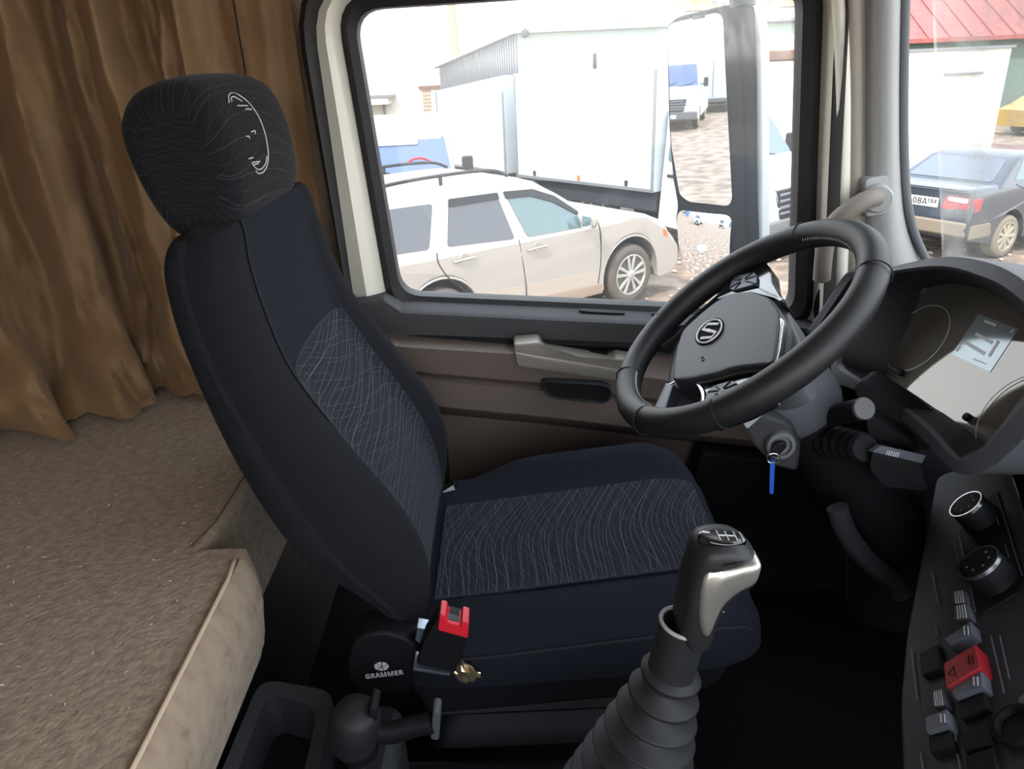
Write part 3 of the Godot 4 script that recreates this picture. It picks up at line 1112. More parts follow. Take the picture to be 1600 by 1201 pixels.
	q.grid(36, 20, func(u, v):
		var x: float = lerp(-0.13, 0.315, u)
		var r: PackedVector3Array = cs.call(x)
		var w: float = lerp(0.60, -0.50, v)
		var z := -1.022 + 0.236 * w
		var drop := tab([[0.24, 0.0], [0.28, 0.004], [0.31, 0.014], [0.33, 0.034]], x)
		return Vector3(x, top.call(x) - drop + 0.0035 + (0.004 if abs(w) > 0.55 else 0.0), z), Vector3(0, -0.003, 0))
	part(q, "patterned_insert", M.cloth_seat, cu, "navy cloth with fine light threads")
	q = mb()
	var sp := PackedVector3Array()
	for k in 30:
		var x: float = lerp(-0.1, 0.32, k / 29.0)
		var r: PackedVector3Array = cs.call(x)
		sp.append(r[8] + Vector3(0, 0.003, 0.001))
	q.tube(sp, 0.0025, 6)
	part(q, "seam", M.seam, cu)
	# moulded pan, suspension and its rubber cover
	q = mb()
	q.prism(fillet(V([[-0.17, -0.80, -0.80], [0.30, -0.79, -0.80], [0.27, -0.84, -0.80], [-0.14, -0.865, -0.80]]), 0.02, 3), Vector3(0, 0, -0.43), 0.006, 2, true)
	part(q, "seat_pan", M.black, s)
	rows = []
	for k in 9:
		var w: float = 0.16 if k % 2 == 0 else 0.19
		var y: float = lerp(-0.86, -1.15, k / 8.0)
		rows.append(fillet(V([[0.03 - w, y, -1.02 + w], [0.05 + w, y, -1.02 + w], [0.05 + w, y, -1.02 - w], [0.03 - w, y, -1.02 - w]]), 0.03, 3))
	q = mb(30)
	q.loft(rows)
	part(q, "suspension_cover", M.black, s)
	# side cover with the maker's mark
	q = mb(50)
	q.prism(fillet(zps([[540, 1046], [548, 1012], [562, 994], [598, 986], [622, 992], [655, 1007], [648, 1052], [640, 1085], [560, 1088]], -0.772), 0.015, 4), Vector3(0, 0, -0.05), 0.006, 3)
	var cov := part(q, "side_cover", M.black, s)
	letters("GRAMMER", 0.0085, 0.001, zp(600, 1053.5, -0.7705), (zp(628, 1050, -0.771) - zp(572, 1057, -0.771)).normalized(), Vector3(-0.12, 1, 0), M.print, cov, "lettering", true)
	q = mb()
	var oc := zp(596, 1041, -0.7715)
	for band in 7:
		# oval mark cut by fanned lines
		var a0 := TAU * (band / 7.0) + 0.5
		var o := PackedVector3Array()
		o.append(oc + Vector3(cos(a0 + 0.45) * 0.0016, -0.0012 + sin(a0 + 0.45) * 0.001, 0))
		for k in 6:
			var a := a0 + 0.06 + (TAU / 7.0 - 0.14) * k / 5.0
			o.append(oc + Vector3(cos(a) * 0.0098, sin(a) * 0.0075, 0))
		q.prism(o, Vector3(0, 0, -0.001))
	part(q, "emblem", M.print, cov)
	q = mb()
	q.prism(zps([[652, 981], [672, 985], [671, 991], [662, 991], [656, 1006], [648, 1000]], -0.776), Vector3(0, 0, -0.02), 0.0015)
	part(q, "bracket", M.steel, s)
	q = mb()
	q.prism(zps([[646, 1043], [703, 1053], [703, 1057], [646, 1048]], -0.742), Vector3(0, 0, -0.03), 0.001)
	part(q, "bracket", M.steel, s)
	# belt buckle
	var pv := -0.745
	q = mb()
	q.prism(fillet(zps([[684, 966], [734, 979], [726, 1010], [712, 1052], [651, 1038], [662, 1000]], pv), 0.004, 3), Vector3(0, 0, -0.032), 0.004, 2, true)
	var bk := part(q, "belt_buckle", M.black, s)
	q = mb()
	q.prism(fillet(zps([[687, 960], [697, 962], [699, 972], [719, 977], [722, 970], [733, 973], [731, 998], [684, 985]], pv + 0.002), 0.0025, 2), Vector3(0, 0, -0.03), 0.002, 2, true)
	part(q, "release_button", M.red, bk, "bright red release button")
	q = mb()
	for k in 8:
		var u := 700 + k * 2.6
		q.prism(zps([[u, 966 + k * 0.65], [u + 1.5, 966.4 + k * 0.65], [u + 1, 975 + k * 0.6], [u - 0.5, 974.6 + k * 0.6]], pv - 0.004), Vector3(0, 0, -0.01))
	part(q, "slot_ribs", M.car_grey_plastic, bk)
	# lap belt end beyond the cushion
	q = mb()
	q.prism(fillet(zps([[688, 772], [710, 756], [724, 783], [702, 799]], -1.20), 0.006, 3), Vector3(0, 0, -0.02), 0.003)
	var bt := part(q, "belt_anchor", M.black, s)
	q = mb()
	q.prism(zps([[693, 700], [700, 700], [704, 770], [696, 772]], -1.28), Vector3(0, 0, -0.002))
	part(q, "belt_webbing", M.black, s)
	q = mb()
	q.prism(zps([[692, 768], [708, 758], [712, 768], [698, 778]], -1.197), Vector3(0, 0, -0.001))
	part(q, "belt_tag", M.mark, bt)
	# crumpled foil beside the buckle
	var r := RandomNumberGenerator.new()
	r.seed = 12
	var fc := zp(728, 1049, -0.775)
	rows = []
	for i in 9:
		var row := PackedVector3Array()
		var t := i / 8.0
		for j in 12:
			var a := TAU * j / 12
			var rr := (0.004 + 0.014 * sin(PI * clamp(t * 1.1, 0, 1))) * r.randf_range(0.6, 1.25)
			row.append(fc + Vector3(lerp(-0.02, 0.02, t), lerp(0.006, -0.008, t) + cos(a) * rr, sin(a) * rr * 0.6))
		rows.append(row)
	q = mb(12)
	q.loft(rows)
	solo(q, "crumpled_wrapper", M.foil, "small crumpled foil wrapper tucked beside the red belt buckle", "wrapper", fc)

func at_plane(px: Array, p0: Vector3, n: Vector3, lift: float) -> PackedVector3Array:
	return pps(px, p0 + n * lift, n)

func steering():
	var C := Vector3(0.323, -0.345, -0.98)
	var n := Vector3(-0.609, 0.793, 0).normalized()
	var a := Vector3(0.793, 0.609, 0).normalized()
	var b := Vector3(0, 0, 1)
	var w := thing("steering_wheel", "black leather steering wheel with grey hub and chrome trim", "steering wheel", C - n * 0.08)
	var q := mb(70)
	var path := PackedVector3Array()
	var rad := []
	for k in 96:
		var t := TAU * k / 96
		path.append(C + (a * cos(t) + b * sin(t)) * 0.190)
		rad.append(0.0196 + 0.0022 * pow(abs(sin(t)), 6.0))
	q.tube(path, rad, 18, true)
	var rim := part(q, "rim", M.leather, w)
	q = mb(60)
	for t0 in [0.62, 2.05, 2.75, 3.55, 4.25, 5.65]:
		var ring := PackedVector3Array()
		var ctr: Vector3 = C + (a * cos(t0) + b * sin(t0)) * 0.192
		var rd: Vector3 = (a * cos(t0) + b * sin(t0))
		for k in 20: ring.append(ctr + (rd * cos(TAU * k / 20) + n * sin(TAU * k / 20)) * 0.0203)
		q.tube(ring, 0.0011, 5, true)
	part(q, "leather_seam", M.seam, rim)
	# stitching on the inner side of the far and the driver's quarter
	q = mb()
	for rng in [[5.75, 6.9], [2.8, 3.5]]:
		for k in 44:
			var t: float = lerp(rng[0], rng[1], k / 43.0)
			var rd: Vector3 = a * cos(t) + b * sin(t)
			var c2 := C + rd * (0.190 - 0.0192) + n * 0.007
			var tg: Vector3 = -a * sin(t) + b * cos(t)
			q.tube(PackedVector3Array([c2 - tg * 0.0014 - n * 0.002, c2 + tg * 0.0014 + n * 0.002]), 0.0007, 4)
	part(q, "stitching", M.mark, rim)
	# hub cover, its lower shell, spokes
	var hub := [[1049, 594], [1052, 560], [1056, 540], [1064, 516], [1092, 490], [1117, 470], [1139, 457], [1174, 453], [1203, 463], [1218, 484], [1221, 505], [1217, 541], [1211, 568], [1180, 570], [1146, 574], [1117, 584], [1076, 593]]
	q = mb(30)
	q.prism(fillet(at_plane(hub, C, n, 0.004), 0.012, 3), -n * 0.045, 0.006, 3)
	var hb := part(q, "hub_cover", M.hub_grey, w)
	var shell_px := [[1040, 602], [1046, 560], [1052, 530], [1066, 505], [1096, 478], [1130, 450], [1168, 436], [1200, 448], [1222, 474], [1236, 505], [1246, 528], [1242, 556], [1228, 576], [1190, 590], [1146, 590], [1100, 598], [1064, 606]]
	q = mb(60)
	q.prism(spline(at_plane(shell_px, C, n, -0.022), 3, true), -n * 0.06, 0.01, 3)
	part(q, "hub_shell", M.dash, w)
	q = mb()
	q.prism(fillet(at_plane([[1217, 494], [1224, 499], [1218, 545], [1211, 574], [1205, 573], [1212, 541]], C, n, 0.002), 0.002, 2), -n * 0.012, 0.0015)
	part(q, "chrome_trim", M.chrome, hb)
	for tr in [[[[1046, 601], [1060, 594], [1076, 592], [1090, 599], [1098, 614], [1099, 634]], 0.0026], [[[1090, 599], [1120, 591], [1150, 582], [1180, 577], [1208, 575]], 0.0034]]:
		var ps := []
		for e in tr[0]: ps.append(pp(e[0], e[1], C - n * 0.005, n))
		q = mb(60)
		q.tube(spline(ps, 4), tr[1], 8, false, 0.5, n)
		part(q, "chrome_trim", M.chrome, hb)
	# spokes: near, far and the two toward the driver
	q = mb()
	q.prism(fillet(at_plane([[1094, 606], [1116, 592], [1150, 584], [1206, 576], [1214, 590], [1200, 612], [1160, 634], [1110, 652], [1090, 648]], C, n, -0.008), 0.006, 3), -n * 0.025, 0.004)
	part(q, "spoke", M.gloss_black, w)
	q = mb()
	q.prism(fillet(at_plane([[1118, 468], [1128, 440], [1142, 424], [1192, 404], [1204, 418], [1206, 440], [1224, 470], [1205, 464], [1174, 456], [1140, 460]], C, n, -0.008), 0.006, 3), -n * 0.025, 0.004)
	part(q, "spoke", M.gloss_black, w)
	q = mb()
	q.prism(fillet(at_plane([[1040, 596], [1052, 600], [1034, 656], [1014, 656], [1022, 634]], C, n, -0.004), 0.004, 3), -n * 0.02, 0.003)
	part(q, "spoke", M.pad_grey, w)
	q = mb()
	q.prism(fillet(at_plane([[1060, 520], [1070, 506], [1046, 510], [1024, 524], [1030, 540]], C, n, -0.012), 0.004, 3), -n * 0.02, 0.003)
	part(q, "spoke", M.leather, w)
	# button pads
	for pd in [[[1103, 612], [1116, 601], [1143, 593], [1153, 598], [1142, 620], [1100, 633]], [[1143, 436], [1150, 430], [1178, 424], [1183, 430], [1182, 443], [1146, 453], [1139, 450]]]:
		q = mb()
		q.prism(fillet(at_plane(pd, C, n, -0.003), 0.005, 3), -n * 0.014, 0.002)
		var pad := part(q, "button_pad", M.pad_grey, w, "grey four way button pad")
		var c0 := Vector2.ZERO
		for e in pd: c0 += Vector2(e[0], e[1]) / pd.size()
		q = mb()
		for e in pd:
			var m0 := Vector2(e[0], e[1]).lerp(c0, 0.12)
			var m1 := Vector2(e[0], e[1]).lerp(c0, 0.8)
			q.tube(PackedVector3Array([pp(m0.x, m0.y, C - n * 0.0025, n), pp(m1.x, m1.y, C - n * 0.0025, n)]), 0.0009, 5)
		part(q, "button_gap", M.black, pad)
	# emblem
	var ov := PackedVector3Array()
	var ovi := PackedVector3Array()
	for k in 28:
		var t := TAU * k / 28
		var e := Vector2(cos(t) * 27, sin(t) * 15.5).rotated(-0.72)
		ov.append(pp(1108 + e.x, 517 + e.y, C + n * 0.0055, n))
		ovi.append(pp(1108 + e.x * 0.86, 517 + e.y * 0.86, C + n * 0.0068, n))
	q = mb()
	q.prism(ov, -n * 0.004, 0.001)
	var em := part(q, "emblem", M.badge_black, hb, "black oval badge with light S mark")
	q = mb()
	q.tube(ovi, 0.0014, 6, true)
	var sl := PackedVector3Array()
	for e in [[1122, 506], [1106, 506], [1098, 514], [1112, 518]]: sl.append(pp(e[0], e[1], C + n * 0.0066, n))
	q.tube(sl, 0.0028, 6, false, 0.4, n)
	sl = PackedVector3Array()
	for e in [[1105, 515], [1118, 519], [1111, 527], [1095, 528]]: sl.append(pp(e[0], e[1], C + n * 0.0066, n))
	q.tube(sl, 0.0028, 6, false, 0.4, n)
	part(q, "badge_mark", M.badge_white, em)
	q = mb()
	for e in [[[1095, 560], [1099, 557]], [[1096, 564], [1101, 561]]]: q.tube(PackedVector3Array([pp(e[0][0], e[0][1], C + n * 0.0045, n), pp(e[1][0], e[1][1], C + n * 0.0045, n)]), 0.0007, 4)
	part(q, "airbag_mark", M.black, hb)

	# column
	var col := thing("steering_column", "dark plastic steering column cover with ignition lock and stalks", "steering column", C - n * 0.42)
	q = mb(50)
	var rows := []
	for e in [[0.075, 0.050, 0.06], [0.085, 0.058, 0.072], [0.12, 0.062, 0.078], [0.155, 0.06, 0.078], [0.17, 0.052, 0.07], [0.172, 0.045, 0.06]]:
		var ring := PackedVector3Array()
		for k in 28:
			var t := TAU * k / 28
			var sx: float = sign(cos(t)) * pow(abs(cos(t)), 0.7)
			var sy: float = sign(sin(t)) * pow(abs(sin(t)), 0.7)
			ring.append(C - n * e[0] + a * sx * e[1] + b * sy * e[2])
		rows.append(ring)
	q.loft(rows)
	part(q, "column_cover", M.dash, col)
	q = mb()
	q.tube(PackedVector3Array([C - n * 0.16, C - n * 0.42, Vector3(0.62, -0.85, -0.98)]), [0.055, 0.06, 0.07], 14)
	part(q, "column_tube", M.black, col)
	q = mb(40)
	q.prism(fillet(zps([[1158, 657], [1186, 643], [1236, 664], [1250, 700], [1246, 738], [1205, 728], [1172, 690]], -0.895), 0.01, 3), Vector3(0.03, 0.02, -0.07), 0.005)
	var lockb := part(q, "lock_housing", M.dash_dark, col)
	q = mb()
	q.prism(fillet(zps([[1157, 657], [1184, 642], [1200, 642], [1168, 671]], -0.891), 0.003, 2), Vector3(0, 0, -0.01), 0.002)
	part(q, "trim_plate", M.pillar, lockb)
	q = mb(40)
	q.lathe(zp(1215, 690, -0.90), Vector3(-0.05, 0.1, 1).normalized(), [[0.0205, 0.0], [0.0205, 0.014], [0.019, 0.017], [0.0145, 0.0175], [0.0135, 0.012], [0.0, 0.012]], 24)
	part(q, "ignition_lock", M.car_grey_plastic, lockb)
	# turn signal stalk with a round end
	var e0 := zp(1275, 655, -0.95)
	var e1 := zp(1350, 638, -0.845)
	var ax := (e1 - e0).normalized()
	q = mb(50)
	q.tube(PackedVector3Array([e0, e0.lerp(e1, 0.4), e0.lerp(e1, 0.55), e1]), [0.011, 0.012, 0.0145, 0.0145], 18)
	var st := part(q, "stalk", M.black, col)
	q = mb(40)
	q.lathe(e1, ax, [[0.0145, -0.003], [0.0148, 0.0], [0.0138, 0.002], [0.0, 0.0024]], 22)
	part(q, "end_cap", M.car_grey_plastic, st, "flat grey round end")
	# second stalk: ribbed boot and thick switch handle
	q = mb(30)
	var f0 := zp(1296, 690, -0.93)
	var f1 := zp(1352, 700, -0.85)
	var pth := PackedVector3Array()
	var rd2 := []
	for k in 15:
		pth.append(f0.lerp(f1, k / 14.0))
		rd2.append((0.026 if k % 3 != 2 else 0.0215) * lerp(1.0, 0.8, k / 14.0))
	q.tube(pth, rd2, 20)
	var bt := part(q, "stalk", M.black, col, "ribbed stalk boot")
	q = mb()
	q.prism(fillet(zps([[1362, 706], [1442, 724], [1452, 770], [1380, 762], [1358, 735]], -0.835), 0.006, 3), Vector3(0.01, 0.0, -0.04), 0.004)
	q.prism(fillet(zps([[1352, 655], [1366, 648], [1430, 690], [1440, 708], [1400, 700], [1356, 690]], -0.87), 0.008, 3), Vector3(0.01, 0.0, -0.03), 0.006)
	part(q, "switch_handle", M.black, bt)
	q = mb()
	q.prism(zps([[1362, 706], [1378, 696], [1448, 711], [1441, 724]], -0.834), Vector3(0.0, -0.004, -0.012), 0.0015)
	var lab := part(q, "label_strip", M.switch_grey, bt)
	q = mb()
	for k in 6:
		var u := 1387 + k * 3.4
		q.prism(zps([[u, 703.2 + k * 0.75], [u + 1.6, 703.5 + k * 0.75], [u - 1.5, 710.5 + k * 0.75], [u - 3.1, 710.2 + k * 0.75]], -0.8325), Vector3(0, 0, -0.002))
	part(q, "label_print", M.mark, lab)
	# key on its ring with a blue tag
	var key := thing("ignition_key", "ignition key with wire ring and narrow blue tag hanging from the lock", "key", zp(1206, 770, -0.87))
	q = mb(40)
	q.prism(fillet(zps([[1208, 694], [1224, 690], [1230, 698], [1214, 716], [1203, 712]], -0.876), 0.005, 3), Vector3(0.004, 0, -0.008), 0.002, 2, true)
	part(q, "key_head", M.black, key)
	q = mb()
	var rg := PackedVector3Array()
	var rc := zp(1208.5, 716, -0.87)
	for k in 24: rg.append(rc + Vector3(cos(TAU * k / 24) * 0.0085, sin(TAU * k / 24) * 0.0078, 0.002 * cos(TAU * k / 24)))
	q.tube(rg, 0.0008, 6, true)
	part(q, "key_ring", M.chrome, key)
	q = mb()
	q.prism(fillet(zps([[1203, 721], [1211, 721], [1208.5, 772], [1202, 772]], -0.87), 0.002, 3), Vector3(0.003, 0, -0.008), 0.0012, 2, true)
	part(q, "key_tag", M.blue_tag, key, "narrow translucent blue tag")

func dashboard():
	var d := thing("dashboard", "dark grey dashboard with hooded instrument cluster and switch panel", "dashboard", Vector3(0.75, -1.15, -0.6))
	# main body from door to door
	var q := mb(40)
	q.prism(fillet(V([[0.93, -0.45, -1.49], [0.70, -0.435, -1.49], [0.665, -0.47, -1.49], [0.67, -0.60, -1.49], [0.76, -0.78, -1.49], [0.80, -1.12, -1.49], [0.935, -1.12, -1.49]]), 0.03, 4), Vector3(0, 0, 2.06), 0.0)
	part(q, "dash_body", M.dash_dark, d)
	var n := Vector3(-0.95, 0.31, 0).normalized()
	var p1 := Vector3(0.555, -0.40, -0.98)
	var p2 := Vector3(0.645, -0.40, -0.98)
	var a_in := [[1315, 566], [1330, 515], [1363, 450], [1383, 431], [1445, 421], [1490, 422], [1535, 436], [1575, 455], [1615, 490], [1645, 540], [1645, 580], [1600, 633], [1532, 706], [1509, 715], [1494, 709], [1457, 668], [1404, 627], [1346, 592]]
	var a_out := [[1298, 590], [1312, 520], [1342, 458], [1372, 426], [1430, 408], [1482, 401], [1532, 407], [1578, 424], [1625, 460], [1668, 515], [1676, 575], [1640, 640], [1560, 722], [1510, 742], [1478, 726], [1450, 694], [1396, 646], [1334, 608]]
	var dsp := [[1380, 586], [1398, 545], [1420, 498], [1436, 460], [1452, 447], [1490, 443], [1530, 450], [1562, 465], [1600, 496], [1630, 545], [1632, 575], [1600, 615], [1556, 676], [1545, 694], [1530, 688], [1480, 655], [1430, 620], [1395, 597]]
	var A := spline(pps(a_in, p1, n), 3, true)
	var B := spline(pps(a_out, p1, n), 3, true)
	var n2 := Vector3(-0.84, 0.54, 0.0).normalized()
	var D := spline(pps(dsp, p2, n2), 3, true)
	var lip := PackedVector3Array()
	var mid := PackedVector3Array()
	for i in A.size():
		lip.append(A[i].lerp(B[i], 0.18) + n * 0.006)
		mid.append(A[i].lerp(B[i], 0.6) + n * 0.004)
	var bk := MB.shift(B, Vector3(0.30, -0.015, 0))
	for i in bk.size(): bk[i].y = min(bk[i].y, -0.29 - 0.02)
	var b1 := PackedVector3Array()
	for i in B.size(): b1.append(B[i] + Vector3(0.012, 0.0, 0))
	q = mb(34)
	q.loft([MB.shift(D, Vector3(0.01, 0, 0)), D, A], true, false)
	var bez := part(q, "bezel", M.dash_dark, d, "dark matt tunnel around the display")
	q = mb(34)
	q.loft([A, lip, mid, B, b1, bk], true, false)
	part(q, "hood", M.dash, d, "arched grey instrument hood")
	# display lens with printed dials
	q = mb()
	q.prism(MB.shift(D, Vector3(0.004, -0.001, 0)), Vector3(0.02, 0, 0))
	var lens := part(q, "display", M.screen, d, "glossy instrument display")
	q = mb()
	for c in [[1432, 528, 0.058], [1600, 655, 0.064]]:
		var c0 := pp(c[0], c[1], p2 - n2 * 0.001, n2)
		var ay := Vector3(0, 0, 1)
		var axx := n2.cross(ay).normalized()
		var ring := PackedVector3Array()
		for k in 48: ring.append(c0 + (axx * cos(TAU * k / 48) + ay * sin(TAU * k / 48)) * float(c[2]))
		q.tube(ring, 0.0006, 5, true)
	part(q, "dial_ring", M.gauge_ring, lens)
	q = mb()
	q.prism(pps([[1529, 490], [1591, 514], [1547, 581], [1487, 553]], p2 - n2 * 0.0032, n2), -n2 * 0.002)
	var lcd := part(q, "info_panel", M.screen_panel, lens)
	q = mb()
	for r in [[[1508, 534], [1538, 552], 3.0], [[1524, 521], [1550, 535], 2.6], [[1538, 501], [1556, 508], 2.0], [[1545, 556], [1560, 532], 2.0], [[1494, 548], [1500, 540], 1.2], [[1520, 560], [1540, 568], 0.8], [[1578, 520], [1584, 514], 1.0]]:
		var va := Vector2(r[0][0], r[0][1])
		var vb := Vector2(r[1][0], r[1][1])
		var nn := (vb - va).normalized().orthogonal() * float(r[2])
		q.prism(pps([[va.x + nn.x, va.y + nn.y], [vb.x + nn.x, vb.y + nn.y], [vb.x - nn.x, vb.y - nn.y], [va.x - nn.x, va.y - nn.y]], p2 - n2 * 0.0026, n2), -n2 * 0.001)
	part(q, "info_print", M.gauge_ring, lcd)
	for c in [[1408, 582], [1512, 652]]:
		q = mb()
		q.lathe(pp(c[0], c[1], p2, n2), n2, [[0.0055, -0.002], [0.0055, 0.004], [0.004, 0.005], [0.0, 0.005]], 14)
		part(q, "reset_button", M.black, lens)
	# tray under the cluster
	q = mb(40)
	q.prism(fillet(zps([[1332, 602], [1350, 592], [1404, 628], [1456, 668], [1450, 706], [1400, 690], [1345, 640]], -0.90), 0.008, 3), Vector3(0.03, 0, -0.03), 0.003)
	part(q, "lower_tray", M.black, d)
	# left wing with the side vent
	var pw := Vector3(0.64, -0.45, -1.28)
	var vo := fillet(pps([[1322, 424], [1352, 416], [1362, 432], [1300, 548], [1268, 590], [1232, 584], [1236, 556]], pw, n), 0.02, 4)
	var vi := fillet(pps([[1329, 434], [1346, 430], [1350, 438], [1290, 540], [1262, 572], [1246, 570], [1247, 556]], pw, n), 0.014, 4)
	q = mb(45)
	q.ringslab(vi, vo, Vector3(0.06, -0.01, 0), n * 0.006)
	var vent := part(q, "side_vent", M.dash, d)
	q = mb()
	q.prism(MB.shift(vi, Vector3(0.025, 0, 0)), Vector3(0.02, 0, 0))
	part(q, "vent_throat", M.black, vent)
	for k in 4:
		var t := (k + 0.6) / 4.4
		var l0 := Vector2(1331, 436).lerp(Vector2(1249, 560), t)
		var l1 := Vector2(1349, 434).lerp(Vector2(1264, 572), t)
		q = mb()
		q.prism(pps([[l0.x, l0.y], [l1.x, l1.y], [l1.x - 4, l1.y + 8], [l0.x - 4, l0.y + 8]], pw - n * 0.012, n), Vector3(0.008, 0, 0))
		part(q, "vent_louvre", M.dash_dark, vent)
	q = mb(50)
	q.lathe(zp(1246, 520, -1.40), Vector3.UP, [[0.03, -0.05], [0.034, 0.0], [0.03, 0.002], [0.028, -0.03], [0.0, -0.03]], 24)
	part(q, "cup_holder", M.dash_dark, d)
	# switch panel turned toward the driver
	var L := Vector3(0.407, 0, -0.913)
	var S := Vector3(0.913 * 0.669, 0.743, 0.407 * 0.669).normalized()
	var N := S.cross(L).normalized()
	if N.x > 0: N = -N
	var o := Vector3(0.548, -0.582, -0.708)
	q = mb(40)
	q.prism(fillet(pps([[1462, 742], [1530, 722], [1700, 560], [1720, 1260], [1410, 1260], [1404, 1100], [1414, 990], [1436, 880]], o - N * 0.002, N), 0.02, 3), -N * 0.09, 0.006)
	var sp := part(q, "switch_panel", M.dash_dark, d)
	q = mb(40)
	q.prism(fillet(pps([[1497, 830], [1556, 764], [1602, 905], [1590, 925], [1530, 960]], o + N * 0.001, N), 0.004, 2), -N * 0.004, 0.001)
	part(q, "climate_panel", M.black, sp)
	q = mb(40)
	q.prism(fillet(pps([[1570, 742], [1640, 690], [1700, 900], [1640, 940]], o + N * 0.01, N), 0.006, 2), -N * 0.012, 0.004)
	var scr := part(q, "media_screen", M.dash, sp)
	q = mb()
	q.prism(fillet(pps([[1580, 745], [1640, 702], [1690, 890], [1642, 922]], o + N * 0.0115, N), 0.004, 2), -N * 0.004, 0.001)
	part(q, "screen_glass", M.gloss_black, scr)
	q = mb()
	for l in [[[1556, 766], [1597, 898]], [[1498, 834], [1524, 956]], [[1548, 993], [1569, 1082]], [[1562, 993], [1577, 1060]], [[1424, 1014], [1433, 1095]], [[1456, 890], [1466, 945]], [[1490, 846], [1494, 858]], [[1494, 866], [1498, 878]], [[1498, 888], [1502, 900]], [[1555, 800], [1560, 818]], [[1570, 850], [1577, 872]], [[1536, 1080], [1541, 1104]], [[1544, 1130], [1549, 1156]], [[1551, 1168], [1556, 1195]], [[1482, 1140], [1485, 1165]], [[1489, 1118], [1494, 1158]], [[1462, 978], [1464, 993]], [[1465, 1000], [1468, 1020]], [[1496, 1178], [1500, 1200]], [[1438, 1175], [1442, 1200]]]:
		q.tube(PackedVector3Array([pp(l[0][0], l[0][1], o + N * 0.0016, N), pp(l[1][0], l[1][1], o + N * 0.0016, N)]), 0.0008, 5)
	part(q, "panel_edge", M.switch_grey, sp).set_meta("kind", "stuff")
	for kx in [[1534, 812, 0.0235], [1557, 905, 0.0255]]:
		q = mb(40)
		var kc := pp(kx[0], kx[1], o, N)
		var r: float = kx[2]
		q.lathe(kc, N, [[r * 1.08, 0.0], [r, 0.006], [r * 0.97, 0.026], [r * 0.9, 0.028]], 30)
		var kn := part(q, "rotary_knob", M.black, sp)
		q = mb(50)
		q.lathe(kc, N, [[r * 0.86, 0.0275], [r * 0.90, 0.030], [r * 0.98, 0.030], [r * 1.0, 0.0255], [r * 0.9, 0.024]], 34, true)
		part(q, "knob_ring", M.chrome, kn, "thin chrome ring")
		q = mb(40)
		q.lathe(kc, N, [[r * 0.86, 0.027], [r * 0.84, 0.0305], [0.0, 0.031]], 30)
		part(q, "knob_face", M.black, kn)
		q = mb()
		for k in 5:
			var t := TAU * k / 7 + 1.0
			q.lathe(kc + (L * cos(t) + S * sin(t)) * r * 0.55 + N * 0.0305, N, [[0.0016, 0.0], [0.0016, 0.001], [0.0, 0.0012]], 6)
		part(q, "knob_print", M.switch_grey, kn)
	# rocker switches
	var sw := [
		["switch", M.switch_grey, [[1487, 925], [1508, 921], [1511, 940], [1489, 943]], 0.008], ["switch", M.switch_grey, [[1490, 947], [1512, 943], [1516, 964], [1491, 967]], 0.008],
		["rocker_switch", M.switch_grey, [[1474, 998], [1516, 969], [1520, 989], [1481, 1006]], 0.012],
		["hazard_switch", M.red_dark, [[1473, 1036], [1524, 1005], [1532, 1041], [1478, 1073]], 0.016],
		["rocker_switch", M.switch_grey, [[1485, 1070], [1533, 1046], [1536, 1072], [1489, 1088]], 0.012],
		["switch", M.switch_grey, [[1455, 1081], [1475, 1076], [1478, 1100], [1457, 1103]], 0.008],
		["rocker_switch", M.switch_grey, [[1444, 1120], [1479, 1106], [1482, 1131], [1446, 1142]], 0.012],
		["blank_switch", M.black, [[1494, 1096], [1537, 1078], [1543, 1106], [1499, 1122]], 0.006], ["blank_switch", M.black, [[1500, 1142], [1545, 1124], [1551, 1160], [1506, 1174]], 0.006], ["blank_switch", M.black, [[1508, 1180], [1552, 1166], [1558, 1200], [1512, 1212]], 0.006],
		["blank_switch", M.black, [[1450, 1148], [1484, 1138], [1490, 1168], [1453, 1176]], 0.006], ["blank_switch", M.black, [[1436, 1020], [1466, 1005], [1470, 1045], [1440, 1055]], 0.006]]
	for e in sw:
		q = mb(40)
		q.prism(fillet(pps(e[2], o + N * float(e[3]), N), 0.002, 2), -N * (float(e[3]) + 0.002), 0.0015)
		var sn := part(q, e[0], e[1], sp, "red hazard light switch" if e[0] == "hazard_switch" else "")
		if e[0] == "blank_switch": continue
		q = mb()
		var c := e[2] as Array
		if e[0] == "switch":
			for k in 4:
				var t := 0.25 + 0.17 * k
				var s0 := Vector2(c[0][0], c[0][1]).lerp(Vector2(c[1][0], c[1][1]), t)
				var s1 := Vector2(c[3][0], c[3][1]).lerp(Vector2(c[2][0], c[2][1]), t)
				q.tube(PackedVector3Array([pp(s0.x, s0.y, o + N * (float(e[3]) + 0.0004), N), pp(s1.x, s1.y, o + N * (float(e[3]) + 0.0004), N)]), 0.0008, 4)
		else:
			var m0 := Vector2(c[1][0], c[1][1]).lerp(Vector2(c[2][0], c[2][1]), 0.5).lerp(Vector2(c[0][0], c[0][1]).lerp(Vector2(c[3][0], c[3][1]), 0.5), 0.22)
			for k in [-1, 1]: q.tube(PackedVector3Array([pp(m0.x + 3 * k, m0.y - 6, o + N * (float(e[3]) + 0.0004), N), pp(m0.x + 1 + 3 * k, m0.y + 7, o + N * (float(e[3]) + 0.0004), N)]), 0.0008, 4)
			if e[0] == "hazard_switch":
				var tr := PackedVector3Array()
				for v in [[1482, 1052], [1490, 1041], [1494, 1056]]: tr.append(pp(v[0], v[1], o + N * (float(e[3]) + 0.0004), N))
				q.tube(tr, 0.0007, 4, true)
		part(q, "switch_mark", M.black if e[0] == "hazard_switch" else M.mark, sn)
	q = mb()
	q.lathe(pp(1589, 1112, o, N), N, [[0.0018, 0.0], [0.0018, 0.002], [0.0, 0.003]], 10)
